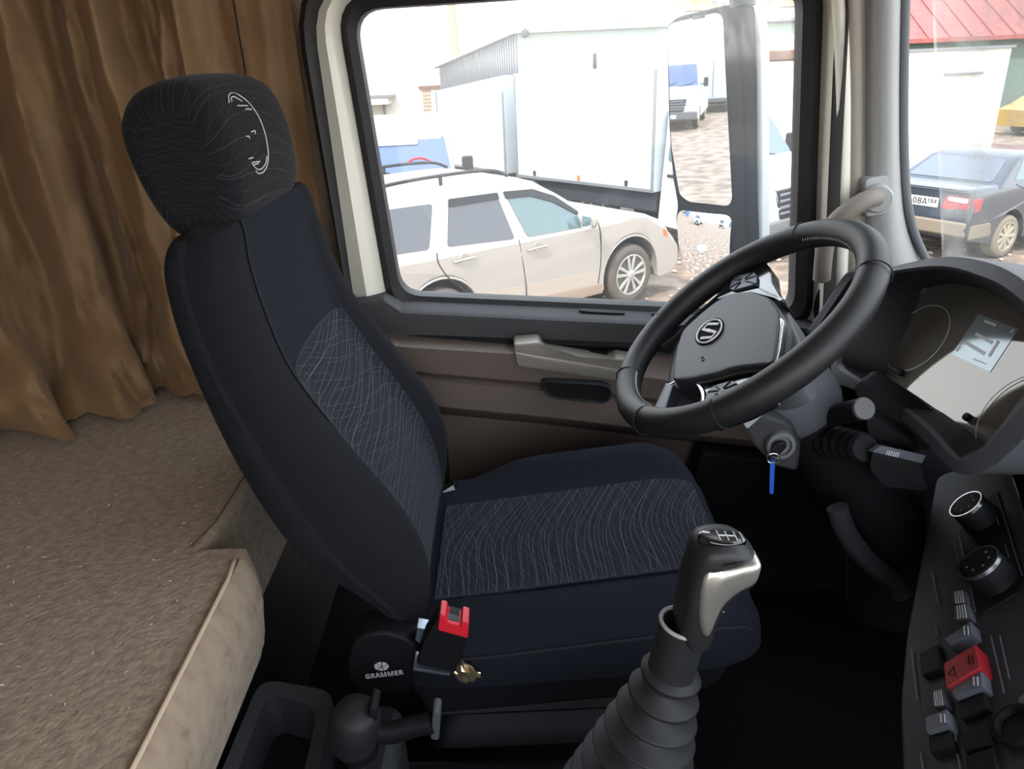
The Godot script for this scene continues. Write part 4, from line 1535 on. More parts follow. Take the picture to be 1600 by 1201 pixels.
	part(q, "indicator_lamp", M.green_lamp, sp, "small green indicator lamp")
	q = mb()
	q.prism(fillet(pps([[1590, 1090], [1604, 1080], [1610, 1098], [1594, 1108]], o + N * 0.006, N), 0.002, 2), -N * 0.007, 0.001)
	part(q, "socket_cap", M.switch_grey, sp)
	q = mb(60)
	q.lathe(pp(1592, 1138, o, N), N, [[0.022, 0.0], [0.022, 0.008], [0.017, 0.009], [0.015, 0.003], [0.0, 0.003]], 22)
	part(q, "power_socket", M.black, sp)
	# curved knee grip below the column
	var kg := []
	for p in [[1308, 792], [1318, 822], [1338, 855], [1368, 886], [1398, 908], [1410, 930]]: kg.append(zp(p[0], p[1], -0.90))
	q = mb(60)
	q.tube(spline(kg, 6), 0.0155, 12, false, 0.7, Vector3(0, 0, 1))
	part(q, "knee_trim", M.dash_dark, d)
	# kick panel ahead of the door
	q = mb()
	q.prism(fillet(zps([[1096, 706], [1180, 718], [1330, 722], [1310, 1000], [1100, 960], [1078, 780]], -1.38), 0.02, 3), Vector3(0, 0, -0.05), 0.006)
	part(q, "kick_panel", M.black, d)

func gear_lever():
	var z := -0.58
	var g := thing("gear_lever", "gear lever with black and silver knob on ribbed rubber boot", "gear lever", zp(960, 1290, z))
	# bellows
	var b0 := zp(965, 1275, z)
	var b1 := zp(1048, 1052, z)
	var ax := (b1 - b0).normalized()
	var prof := []
	var len_ := (b1 - b0).length()
	for k in 9:
		var t := k / 8.0
		var r: float = lerp(0.078, 0.031, t)
		var dt := len_ / 8.0
		prof.append([r * 0.74, len_ * t - dt * 0.30])
		prof.append([r * 1.0, len_ * t - dt * 0.12])
		prof.append([r * 1.04, len_ * t])
		prof.append([r * 1.0, len_ * t + dt * 0.08])
		prof.append([r * 0.70, len_ * t + dt * 0.30])
	prof.append([0.024, len_ + 0.012])
	var q := mb(60)
	q.lathe(b0, ax, prof, 36)
	part(q, "rubber_boot", M.rubber, g)
	# sleeve with a slanted collar
	var s0 := b1 - ax * 0.01
	var s1 := zp(1068, 975, z)
	q = mb(60)
	q.lathe(s0, (s1 - s0).normalized(), [[0.0255, 0.0], [0.0245, 0.02], [0.0235, (s1 - s0).length() - 0.01], [0.0242, (s1 - s0).length() - 0.004], [0.0238, (s1 - s0).length()], [0.0212, (s1 - s0).length() - 0.001], [0.020, (s1 - s0).length() - 0.012], [0.0, (s1 - s0).length() - 0.012]], 30)
	part(q, "sleeve", M.rubber, g)
	q = mb(60)
	var cr := PackedVector3Array()
	var cx := (s1 - s0).normalized()
	var cu := Vector3(0, 0, 1)
	var cv := cx.cross(cu).normalized()
	for k in 30:
		var t := TAU * k / 30
		cr.append(s1 + (cu * cos(t) + cv * sin(t)) * 0.0232 + cx * 0.002)
	q.tube(cr, 0.0022, 8, true)
	part(q, "collar", M.pillar, g)
	# knob: a pistol shape that points forward, pillowed on both sides
	var outl := spline(zps([[1056, 978], [1061, 935], [1069, 890], [1078, 858], [1092, 840], [1120, 834], [1150, 836], [1172, 850], [1181, 870], [1177, 892], [1150, 909], [1126, 932], [1113, 958], [1104, 987], [1080, 992]], z), 4, true)
	var ctr := Vector3.ZERO
	for p in outl: ctr += p / outl.size()
	var rows := []
	for e in [[-0.0265, 0.45], [-0.025, 0.70], [-0.0215, 0.86], [-0.014, 0.965], [-0.005, 1.0], [0.005, 1.0], [0.014, 0.965], [0.0215, 0.86], [0.025, 0.70], [0.0265, 0.45]]:
		var row := PackedVector3Array()
		var nn := MB.inset(outl, Vector3(0, 0, 1), 0.0)
		for i in nn.size():
			var p := nn[i]
			var axis_p := ctr + Vector3(0.006, 0.0, 0)
			# shrink toward the spine of the grip
			var t: float = clamp((p.y - zp(1080, 985, z).y) / (zp(1120, 840, z).y - zp(1080, 985, z).y), 0, 1)
			var spine := zp(1081, 985, z).lerp(zp(1092, 905, z), clamp(t / 0.55, 0, 1)).lerp(zp(1130, 868, z), smoothstep(0.45, 0.8, t))
			row.append(spine.lerp(p, e[1]) + Vector3(0, 0, e[0]))
		rows.append(row)
	q = mb(70)
	q.loft(rows)
	var kn := part(q, "knob", M.leather, g)
	var sil := spline(zps([[1102, 876], [1135, 872], [1166, 864], [1182, 866], [1181, 880], [1172, 897], [1146, 912], [1124, 934], [1112, 958], [1102, 979], [1090, 972], [1085, 940], [1090, 900]], z + 0.012), 4, true)
	var sc := zp(1110, 912, z)
	rows = []
	for e in [[-0.006, 1.0], [0.009, 1.0], [0.0135, 0.95], [0.0162, 0.84], [0.0178, 0.6], [0.0183, 0.3]]:
		var row := PackedVector3Array()
		for p in sil:
			var t: float = clamp((p.x - zp(1095, 960, z).x) / (zp(1165, 880, z).x - zp(1095, 960, z).x), 0, 1)
			var spine := zp(1097, 950, z + 0.012).lerp(zp(1108, 905, z + 0.012), clamp(t * 2.5, 0, 1)).lerp(zp(1160, 882, z + 0.012), smoothstep(0.2, 1.0, t))
			row.append(spine.lerp(p, e[1]) + Vector3(0, 0, e[0]))
		rows.append(row)
	q = mb(70)
	q.loft(rows)
	var si := part(q, "silver_inlay", M.satin, kn, "satin silver side inlay")
	q = mb()
	q.tube(PackedVector3Array([zp(1128, 884, z + 0.0275), zp(1148, 880, z + 0.0275), zp(1163, 877, z + 0.0255)]), [0.0004, 0.0011, 0.0004], 6)
	part(q, "inlay_groove", M.black, si)
	# shift plan plate on top
	var tp := PackedVector3Array()
	var tc := zp(1128, 843, z + 0.004)
	for k in 28:
		var t := TAU * k / 28
		tp.append(tc + Vector3(cos(t) * 0.023, 0.0045 - cos(t) * 0.003, sin(t) * 0.0135))
	q = mb(40)
	q.prism(tp, Vector3(0, -0.008, 0), 0.003)
	var pl := part(q, "shift_plate", M.gloss_black, kn, "glossy black shift diagram plate")
	q = mb()
	for l in [[[-0.004, -0.007], [-0.004, 0.007]], [[0.004, -0.007], [0.004, 0.007]], [[0.012, -0.007], [0.012, 0.007]], [[-0.004, 0], [0.012, 0]], [[-0.018, -0.004], [-0.011, -0.004]], [[0.018, -0.006], [0.018, 0.006]]]:
		q.tube(PackedVector3Array([tc + Vector3(l[0][0], 0.005 - l[0][0] * 0.1, l[0][1]), tc + Vector3(l[1][0], 0.005 - l[1][0] * 0.1, l[1][1])]), 0.0008, 4)
	part(q, "shift_print", M.mark, pl)
	q = mb()
	q.tube(PackedVector3Array([zp(1118, 938, z), zp(1121, 946, z + 0.004), zp(1126, 953, z + 0.006), zp(1130, 955, z + 0.004)]), 0.0012, 6)
	part(q, "wire_end", M.mark, kn)

func console():
	var c := thing("centre_console", "dark moulded tray console on the floor beside the seat", "console", Vector3(-0.15, -1.15, -0.62))
	var y := -0.80
	# base with a sunk tray: rim, walls and bottom
	var o := fillet(V([[-0.37, y, -0.78], [0.24, y, -0.76], [0.33, y, -0.30], [-0.38, y, -0.30]]), 0.03, 4)
	var q := mb()
	q.prism(MB.shift(o, Vector3(0, -0.12, 0)), Vector3(0, -0.23, 0), 0.01)
	part(q, "base", M.black, c)
	var to := fillet(V([[-0.375, y + 0.02, -0.80], [-0.262, y + 0.02, -0.77], [-0.252, y + 0.02, -0.42], [-0.385, y + 0.02, -0.42]]), 0.03, 5)
	var ti := fillet(V([[-0.360, y + 0.012, -0.78], [-0.282, y + 0.012, -0.75], [-0.272, y + 0.012, -0.44], [-0.368, y + 0.012, -0.44]]), 0.025, 5)
	var tb := MB.shift(ti, Vector3(0, -0.07, 0))
	q = mb(40)
	q.loft([tb, ti, to, MB.shift(to, Vector3(0, -0.14, 0))], true, false)
	part(q, "tray_rim", M.dash_dark, c)
	q = mb()
	q.prism(tb, Vector3(0, -0.01, 0))
	part(q, "tray_floor", M.black, c)
	q = mb(40)
	q.prism(fillet(V([[-0.22, y + 0.0, -0.77], [-0.17, y + 0.0, -0.76], [-0.15, y - 0.05, -0.42], [-0.22, y + 0.0, -0.42]]), 0.02, 3), Vector3(0, -0.12, 0), 0.01)
	part(q, "ridge", M.dash_dark, c)

func hand_brake():
	var z := -0.66
	var h := thing("hand_brake_valve", "black hand brake valve with domed knob and short lever", "hand brake", zp(560, 1190, z))
	var b := zp(556, 1128, z)
	var q := mb(50)
	var dn := (zp(552, 1182, z) - b).normalized()
	q.lathe(b, dn, [[0.010, -0.026], [0.024, -0.022], [0.029, -0.012], [0.030, 0.004], [0.0295, 0.012], [0.028, 0.020]], 30)
	q.lathe(b + dn * 0.018 + Vector3(0, 0, 0.004), dn, [[0.0285, 0.0], [0.0285, 0.008], [0.024, 0.018], [0.014, 0.025], [0.0, 0.028]], 30)
	part(q, "dome", M.rubber, h)
	q = mb()
	q.prism(fillet(zps([[578, 1105], [590, 1109], [588, 1128], [574, 1124]], z + 0.012), 0.003, 2), Vector3(0, 0, -0.03), 0.002)
	part(q, "clamp", M.black, h)
	q = mb()
	q.prism(fillet(zps([[568, 1170], [584, 1160], [590, 1178], [582, 1194], [560, 1186]], z + 0.004), 0.004, 2), Vector3(0, 0, -0.02), 0.003)
	part(q, "body", M.black, h)
	q = mb(40)
	q.tube(PackedVector3Array([zp(585, 1145, z), zp(612, 1144, z), zp(650, 1134, z), zp(676, 1128, z)]), [0.012, 0.0125, 0.0115, 0.012], 12, false, 1.2, Vector3.UP)
	var lv := part(q, "lever", M.black, h)
	q = mb()
	q.prism(fillet(zps([[676, 1110], [689, 1112], [686, 1158], [672, 1156]], z + 0.008), 0.004, 3), Vector3(0, 0, -0.022), 0.003, 2, true)
	part(q, "lever_end", M.dash, lv)
	q = mb()
	q.tube(PackedVector3Array([zp(552, 1165, z - 0.006), Vector3(zp(552, 1165, z).x, -0.79, z - 0.008)]), 0.016, 14)
	part(q, "stem", M.black, h)

var mirror_p: Vector3
var mirror_n: Vector3
func mirrored(u: float, v: float, y: float) -> Vector3:
	# where the sight line through a pixel of the door mirror meets the height y (metres from the eye)
	var d := ray(u, v).normalized()
	var hit := d * (mirror_p.dot(mirror_n) / d.dot(mirror_n))
	var r := d - mirror_n * 2.0 * d.dot(mirror_n)
	var w := hit * K
	return w + r * ((y - w.y) / r.y)

func door_mirror():
	mirror_p = zp(1095, 170, -1.95)
	var d := ray(1092, 62).normalized()
	mirror_n = (Vector3(-0.93, 0.0, -0.36).normalized() - d).normalized()
	var n := mirror_n
	var p := mirror_p
	var m := thing("door_mirror", "tall truck door mirror with main glass, wide angle glass and white shell", "mirror", zp(1120, 450, -1.95))
	var house := [[1040, 40], [1056, 26], [1130, 8], [1148, 6], [1160, 20], [1164, 120], [1166, 300], [1170, 440], [1150, 462], [1116, 462], [1080, 432], [1062, 395], [1054, 340], [1058, 322], [1050, 280], [1044, 200]]
	var q := mb(40)
	q.prism(fillet(pps(house, p - n * 0.004, n), 0.02, 3), -n * 0.05, 0.008)
	part(q, "housing", M.mirror_shell, m)
	var white := [[1150, 6], [1168, 8], [1180, 20], [1186, 60], [1187, 300], [1188, 440], [1174, 464], [1140, 464]]
	q = mb(50)
	q.prism(fillet(pps(white, p - n * 0.04, n), 0.02, 3), -n * 0.032, 0.012, 4)
	part(q, "outer_shell", M.white_paint, m, "white painted outer shell")
	var g1 := fillet(pps([[1043, 45], [1051, 36], [1120, 20], [1129, 26], [1144, 312], [1138, 322], [1076, 315], [1062, 304], [1049, 228]], p, n), 0.012, 3)
	q = mb()
	q.prism(g1, -n * 0.004, 0.0)
	part(q, "main_glass", M.mirror, m, "flat mirror glass")
	# wide angle glass: a shallow dome
	var g2 := fillet(pps([[1056, 336], [1064, 328], [1136, 336], [1142, 344], [1140, 424], [1114, 450], [1080, 428], [1063, 390]], p, n), 0.015, 4)
	var c := Vector3.ZERO
	for v in g2: c += v / g2.size()
	var fine := PackedVector3Array()
	for i in g2.size():
		for k in 4: fine.append(g2[i].lerp(g2[(i + 1) % g2.size()], k / 4.0))
	var rows := []
	var Rs := 0.5
	for k in 41:
		var e: float = max(1.0 - k / 40.0, 0.002)
		var row := PackedVector3Array()
		for v in fine:
			var w: Vector3 = c + (v - c) * e
			var rr := (w - c).length()
			row.append(w + n * (sqrt(Rs * Rs - rr * rr) - Rs + 0.012))
		rows.append(row)
	rows.push_front(MB.shift(rows[0], -n * 0.012))
	q = mb(35)
	q.loft(rows)
	part(q, "wide_angle_glass", M.mirror, m, "domed wide angle mirror glass")
	q = mb(50)
	q.tube(PackedVector3Array([pp(1160, 10, p - n * 0.03, n), pp(1160, -40, p - n * 0.03, n), zp(1230, -70, -1.66)]), 0.03, 12)
	part(q, "arm", M.car_black, m)
	q = mb(50)
	q.tube(PackedVector3Array([pp(1170, 455, p - n * 0.03, n), pp(1190, 475, p - n * 0.03, n), zp(1262, 500, -1.66)]), 0.022, 12)
	part(q, "arm", M.car_black, m)
	q = mb()
	q.prism(fillet(pps([[1080, 26], [1100, 22], [1101, 28], [1081, 32]], p + n * 0.002, n), 0.004, 2), -n * 0.006, 0.001)
	part(q, "clip", M.car_black, m)

# ---- vehicles: +x forward, y up, +z the vehicle's right side
func hull(q: MB, o2: Array, hw: Callable, bev: float):
	# a side outline spanned between both flanks; the flank's distance depends on height
	var o := PackedVector3Array()
	for e in o2: o.append(Vector3(e[0], e[1], 0))
	var rows := []
	for e in [[-1, 1.0, 0.0], [-1, 0.45, 0.35], [-1, 0.1, 0.8], [-1, 0.0, 1.6], [1, 0.0, 1.6], [1, 0.1, 0.8], [1, 0.45, 0.35], [1, 1.0, 0.0]]:
		var nrm := Vector3.ZERO
		for i in o.size(): nrm += (o[i] - o[0]).cross(o[(i + 1) % o.size()] - o[0])
		var r := MB.inset(o, nrm.normalized(), bev * float(e[1]))
		var row := PackedVector3Array()
		for i in r.size():
			r[i] = o[i].lerp(r[i], smoothstep(0.55, 0.9, o[i].y))
			row.append(Vector3(r[i].x, r[i].y, float(e[0]) * (hw.call(r[i].y) - bev * float(e[2]))))
		rows.append(row)
	q.loft(rows)
func arc2(cx, cy, r, a0, a1, n := 12) -> Array:
	var o := []
	for k in n + 1:
		var a: float = lerp(float(a0), float(a1), float(k) / n)
		o.append([cx + cos(a) * r, cy + sin(a) * r])
	return o
func flank(pts: Array, hw: Callable, lift: float, side := 1) -> PackedVector3Array:
	var o := PackedVector3Array()
	for e in pts: o.append(Vector3(e[0], e[1], side * (hw.call(e[1]) + lift)))
	return o
func wheel(root: Node3D, x: float, z: float, r: float, w: float, style: int, mt, mr):
	var s: float = sign(z)
	var c := Vector3(x, r, z)
	var ax := Vector3(0, 0, s)
	var q := mb(50)
	q.lathe(c, ax, [[r * 0.64, -w], [r * 0.92, -w], [r, -w * 0.8], [r, -w * 0.2], [r * 0.95, -0.01], [r * 0.84, 0.006], [r * 0.70, 0.0], [r * 0.66, -0.02]], 40)
	var t := part(q, "wheel", mt, root)
	q = mb(50)
	q.lathe(c, ax, [[r * 0.68, -0.02], [r * 0.69, 0.004], [r * 0.65, 0.006], [r * 0.62, -0.02], [r * 0.60, -0.08]], 40, false)
	if style == 0:
		q.lathe(c, ax, [[r * 0.62, -0.03], [r * 0.45, 0.0], [r * 0.3, 0.01], [r * 0.2, 0.03], [0, 0.035]], 30)
	else:
		q.lathe(c, ax, [[r * 0.17, -0.03], [r * 0.17, -0.004], [r * 0.12, 0.006], [0, 0.006]], 20)
		var ns := 10 if style == 1 else 9
		for k in ns:
			var a := TAU * k / ns
			if style == 1: a = TAU * (k / 2) / 5.0 + (0.23 if k % 2 == 0 else -0.23) + 0.3
			var a_in: float = a if style != 1 else TAU * (k / 2) / 5.0 + (0.30 if k % 2 == 0 else -0.30) + 0.3
			var d0 := Vector3(cos(a_in), sin(a_in), 0)
			var d1 := Vector3(cos(a), sin(a), 0)
			var t0 := Vector3(-d0.y, d0.x, 0)
			var t1 := Vector3(-d1.y, d1.x, 0)
			var h := r * (0.045 if style == 1 else 0.06)
			var o := PackedVector3Array([c + d0 * r * 0.12 - t0 * h, c + d1 * r * 0.64 - t1 * h * 1.35, c + d1 * r * 0.64 + t1 * h * 1.35, c + d0 * r * 0.12 + t0 * h])
			q.prism(o, -ax * 0.03, 0.006)
	part(q, "rim", mr, t)
	q = mb()
	q.lathe(c, ax, [[r * 0.62, -0.10], [r * 0.62, -0.07], [0, -0.07]], 24)
	part(q, "brake_disc", M.car_black, t)

func suv():
	XF = Transform3D(Basis(Vector3.UP, atan2(0.585, 0.811)), Vector3(-0.66 - 0.88 * 0.585, 0, -7.18 - 0.88 * 0.811))
	var c := thing("silver_suv", "silver estate SUV with muddy flanks, roof rails and alloy wheels", "car", Vector3(1.3, 0, 0))
	var hw := func(y: float) -> float: return 0.88 if y < 0.95 else 0.88 - (y - 0.95) * 0.12
	var o := [[-0.80, 0.42], [-0.86, 0.60], [-0.84, 0.85], [-0.78, 1.08], [-0.5, 1.13], [0.5, 1.12], [1.4, 1.085], [1.95, 1.10], [2.03, 1.205], [2.3, 1.19], [2.62, 1.14], [2.95, 1.06], [3.15, 0.975], [3.30, 0.84], [3.42, 0.72], [3.50, 0.58], [3.50, 0.38], [3.36, 0.27], [3.18, 0.25]]
	o.append_array(arc2(2.68, 0.37, 0.465, -0.2, PI + 0.2, 14))
	o.append_array([[2.18, 0.24], [0.50, 0.27]])
	o.append_array(arc2(0.0, 0.37, 0.465, -0.18, PI + 0.1, 14))
	o.append([-0.56, 0.40])
	var q := mb(50)
	hull(q, o, hw, 0.05)
	var body := part(q, "body", M.silver_paint, c)
	# greenhouse
	var gw := func(y: float) -> float: return 0.855 - (y - 1.05) * 0.25
	var rows := []
	for e in [[1.04, 2.12, -0.78, 0.0], [1.25, 1.98, -0.735, 0.0], [1.45, 1.66, -0.68, 0.0], [1.60, 1.38, -0.63, 0.0], [1.665, 1.2, -0.6, 0.025], [1.70, 0.98, -0.52, 0.09], [1.722, 0.75, -0.35, 0.22]]:
		var w: float = gw.call(e[0]) - e[3]
		rows.append(fillet(V([[e[1], e[0], w], [e[2], e[0], w], [e[2], e[0], -w], [e[1], e[0], -w]]), [0.10, 0.12, 0.12, 0.10], 5))
	q = mb(50)
	q.loft(rows)
	part(q, "cabin", M.silver_paint, c)
	var wins := [["rear_quarter_window", M.car_glass_dark, [[-0.56, 1.16], [-0.08, 1.14], [0.06, 1.555], [-0.50, 1.565]]], ["rear_door_window", M.car_glass_dark, [[0.13, 1.13], [0.96, 1.08], [0.83, 1.555], [0.25, 1.565]]], ["front_door_window", M.car_glass_clear, [[1.13, 1.07], [1.90, 1.055], [1.86, 1.22], [1.55, 1.43], [1.29, 1.53], [0.93, 1.555]]]]
	for s in [1, -1]:
		for wdw in wins:
			q = mb()
			q.prism(fillet(flank(wdw[2], gw, 0.006, s), 0.04, 3), Vector3(0, 0, -0.02 * s), 0.003)
			part(q, wdw[0], wdw[1], c)
	for df in [[[0.23, 1.50], [0.25, 1.575], [0.84, 1.565], [0.85, 1.50]], [[0.94, 1.49], [0.92, 1.565], [1.30, 1.545], [1.58, 1.44], [1.88, 1.235], [1.86, 1.20], [1.54, 1.38], [1.26, 1.475]]]:
		q = mb()
		q.prism(fillet(flank(df, gw, 0.018), 0.01, 2), Vector3(0, 0, -0.012), 0.003)
		part(q, "wind_deflector", M.car_black, c)
	# windscreen and rear glass
	q = mb()
	q.prism(fillet(V([[2.0, 1.235, 0.70], [1.40, 1.61, 0.62], [1.40, 1.61, -0.62], [2.0, 1.235, -0.70]]), 0.05, 3), Vector3(-0.02, -0.03, 0), 0.004)
	part(q, "windscreen", M.car_glass_clear, c)
	q = mb()
	q.prism(fillet(V([[-0.755, 1.16, 0.72], [-0.64, 1.59, 0.62], [-0.64, 1.59, -0.62], [-0.755, 1.16, -0.72]]), 0.05, 3), Vector3(0.03, 0, 0), 0.004)
	part(q, "rear_glass", M.car_glass_dark, c)
	# door gaps
	q = mb()
	for l in [[[1.06, 0.36], [1.06, 0.6], [1.0, 1.06]], [[0.44, 0.50], [0.30, 0.64], [0.10, 0.82], [-0.01, 1.0], [-0.01, 1.10]], [[2.13, 0.36], [2.17, 0.6], [2.17, 0.93], [2.14, 1.08]]]:
		var pts := []
		for e in l: pts.append(Vector3(e[0], e[1], hw.call(e[1]) + 0.0005))
		q = mb()
		q.tube(spline(pts, 6), 0.006, 6)
		part(q, "door_gap", M.car_black, body)
	for h in [[0.30, 0.985], [1.24, 0.945]]:
		q = mb(50)
		var b0 := Vector3(h[0], h[1], hw.call(h[1]))
		q.tube(PackedVector3Array([b0 + Vector3(-0.13, -0.012, 0.004), b0 + Vector3(-0.10, 0, 0.026), b0 + Vector3(0.09, 0.006, 0.026), b0 + Vector3(0.12, 0, 0.004)]), 0.014, 8)
		q.lathe(b0 + Vector3(0, 0.006, -0.004), Vector3(0, 0, 1), [[0.055, 0.0], [0.052, 0.007], [0.03, 0.004], [0, 0.003]], 16)
		part(q, "door_handle", M.silver_paint, c)
	# muddy sill and door bottoms
	q = mb(50)
	q.prism(fillet(flank([[0.46, 0.26], [2.22, 0.23], [2.20, 0.37], [1.4, 0.40], [0.52, 0.42]], hw, 0.008), 0.03, 3), Vector3(0, 0, -0.1), 0.02)
	part(q, "side_skirt", M.silver_muddy, c, "mud coated sill")
	q = mb(50)
	q.prism(fillet(flank([[1.08, 0.40], [2.11, 0.37], [2.14, 0.52], [1.08, 0.56]], hw, 0.003), 0.01, 2), Vector3(0, 0, -0.02), 0.001)
	part(q, "door_base", M.silver_dusty, c, "dust on the door bottom")
	q = mb(50)
	q.prism(fillet(flank([[0.54, 0.42], [1.04, 0.40], [1.04, 0.56], [0.44, 0.60]], hw, 0.003), 0.01, 2), Vector3(0, 0, -0.02), 0.001)
	part(q, "door_base", M.silver_dusty, c, "dust on the door bottom")
	for x in [0.0, 2.68]:
		for s in [1, -1]:
			q = mb(50)
			var ar := PackedVector3Array()
			for e in arc2(x, 0.37, 0.47, 0.0, PI, 18): ar.append(Vector3(e[0], e[1], s * 0.868))
			q.tube(ar, 0.014, 8)
			part(q, "wheel_arch", M.silver_paint, c)
		q = mb()
		var lo := PackedVector3Array()
		for e in arc2(x, 0.37, 0.48, -0.1, PI + 0.1, 16): lo.append(Vector3(e[0], e[1], 0.58))
		q.prism(lo, Vector3(0, 0, -1.16))
		part(q, "arch_liner", M.arch_liner, c)
	for w in [[0.0, 0.88], [2.68, 0.88], [0.0, -0.88], [2.68, -0.88]]: wheel(c, w[0], w[1], 0.365, 0.22, 1, M.tyre, M.rim_alloy)
	q = mb()
	q.box(Vector3(1.3, 0.34, 0), Vector3(3.6, 0.2, 1.2), 0.03)
	part(q, "underbody", M.car_black, c)
	for s in [1, -1]:
		q = mb(50)
		q.tube(spline(V([[-0.48, 1.70, 0.60 * s], [-0.35, 1.765, 0.60 * s], [0.3, 1.79, 0.60 * s], [0.85, 1.775, 0.60 * s], [1.08, 1.70, 0.60 * s]]), 5), 0.018, 8)
		q.tube(V([[0.25, 1.70, 0.6 * s], [0.25, 1.785, 0.6 * s]]), 0.02, 8)
		part(q, "roof_rail", M.car_black, c)
		q = mb(50)
		q.box(Vector3(1.93, 1.14, 0.97 * s), Vector3(0.10, 0.15, 0.18), 0.045)
		var mr := part(q, "side_mirror", M.silver_paint, c)
		q = mb()
		q.box(Vector3(1.875, 1.14, 0.97 * s), Vector3(0.012, 0.12, 0.15), 0.004)
		part(q, "mirror_glass", M.mirror, mr)
	q = mb()
	q.prism(fillet(V([[3.13, 0.955, 0.80], [3.285, 0.84, 0.80], [3.31, 0.745, 0.80], [3.22, 0.76, 0.80], [3.13, 0.87, 0.80]]), 0.02, 2), Vector3(0, 0, 0.075), 0.0)
	part(q, "headlamp", M.lamp_clear, c)
	q = mb()
	q.prism(fillet(V([[3.22, 0.86, 0.884], [3.292, 0.80, 0.884], [3.312, 0.74, 0.884], [3.235, 0.755, 0.884]]), 0.01, 2), Vector3(0, 0, -0.02), 0.002)
	part(q, "turn_lamp", M.lamp_amber, c, "amber turn lamp")
	q = mb(40)
	q.tube(V([[2.05, 1.20, 0.55], [2.12, 1.205, 0.2], [2.1, 1.21, -0.3]]), 0.012, 6)
	part(q, "wiper", M.car_black, c)

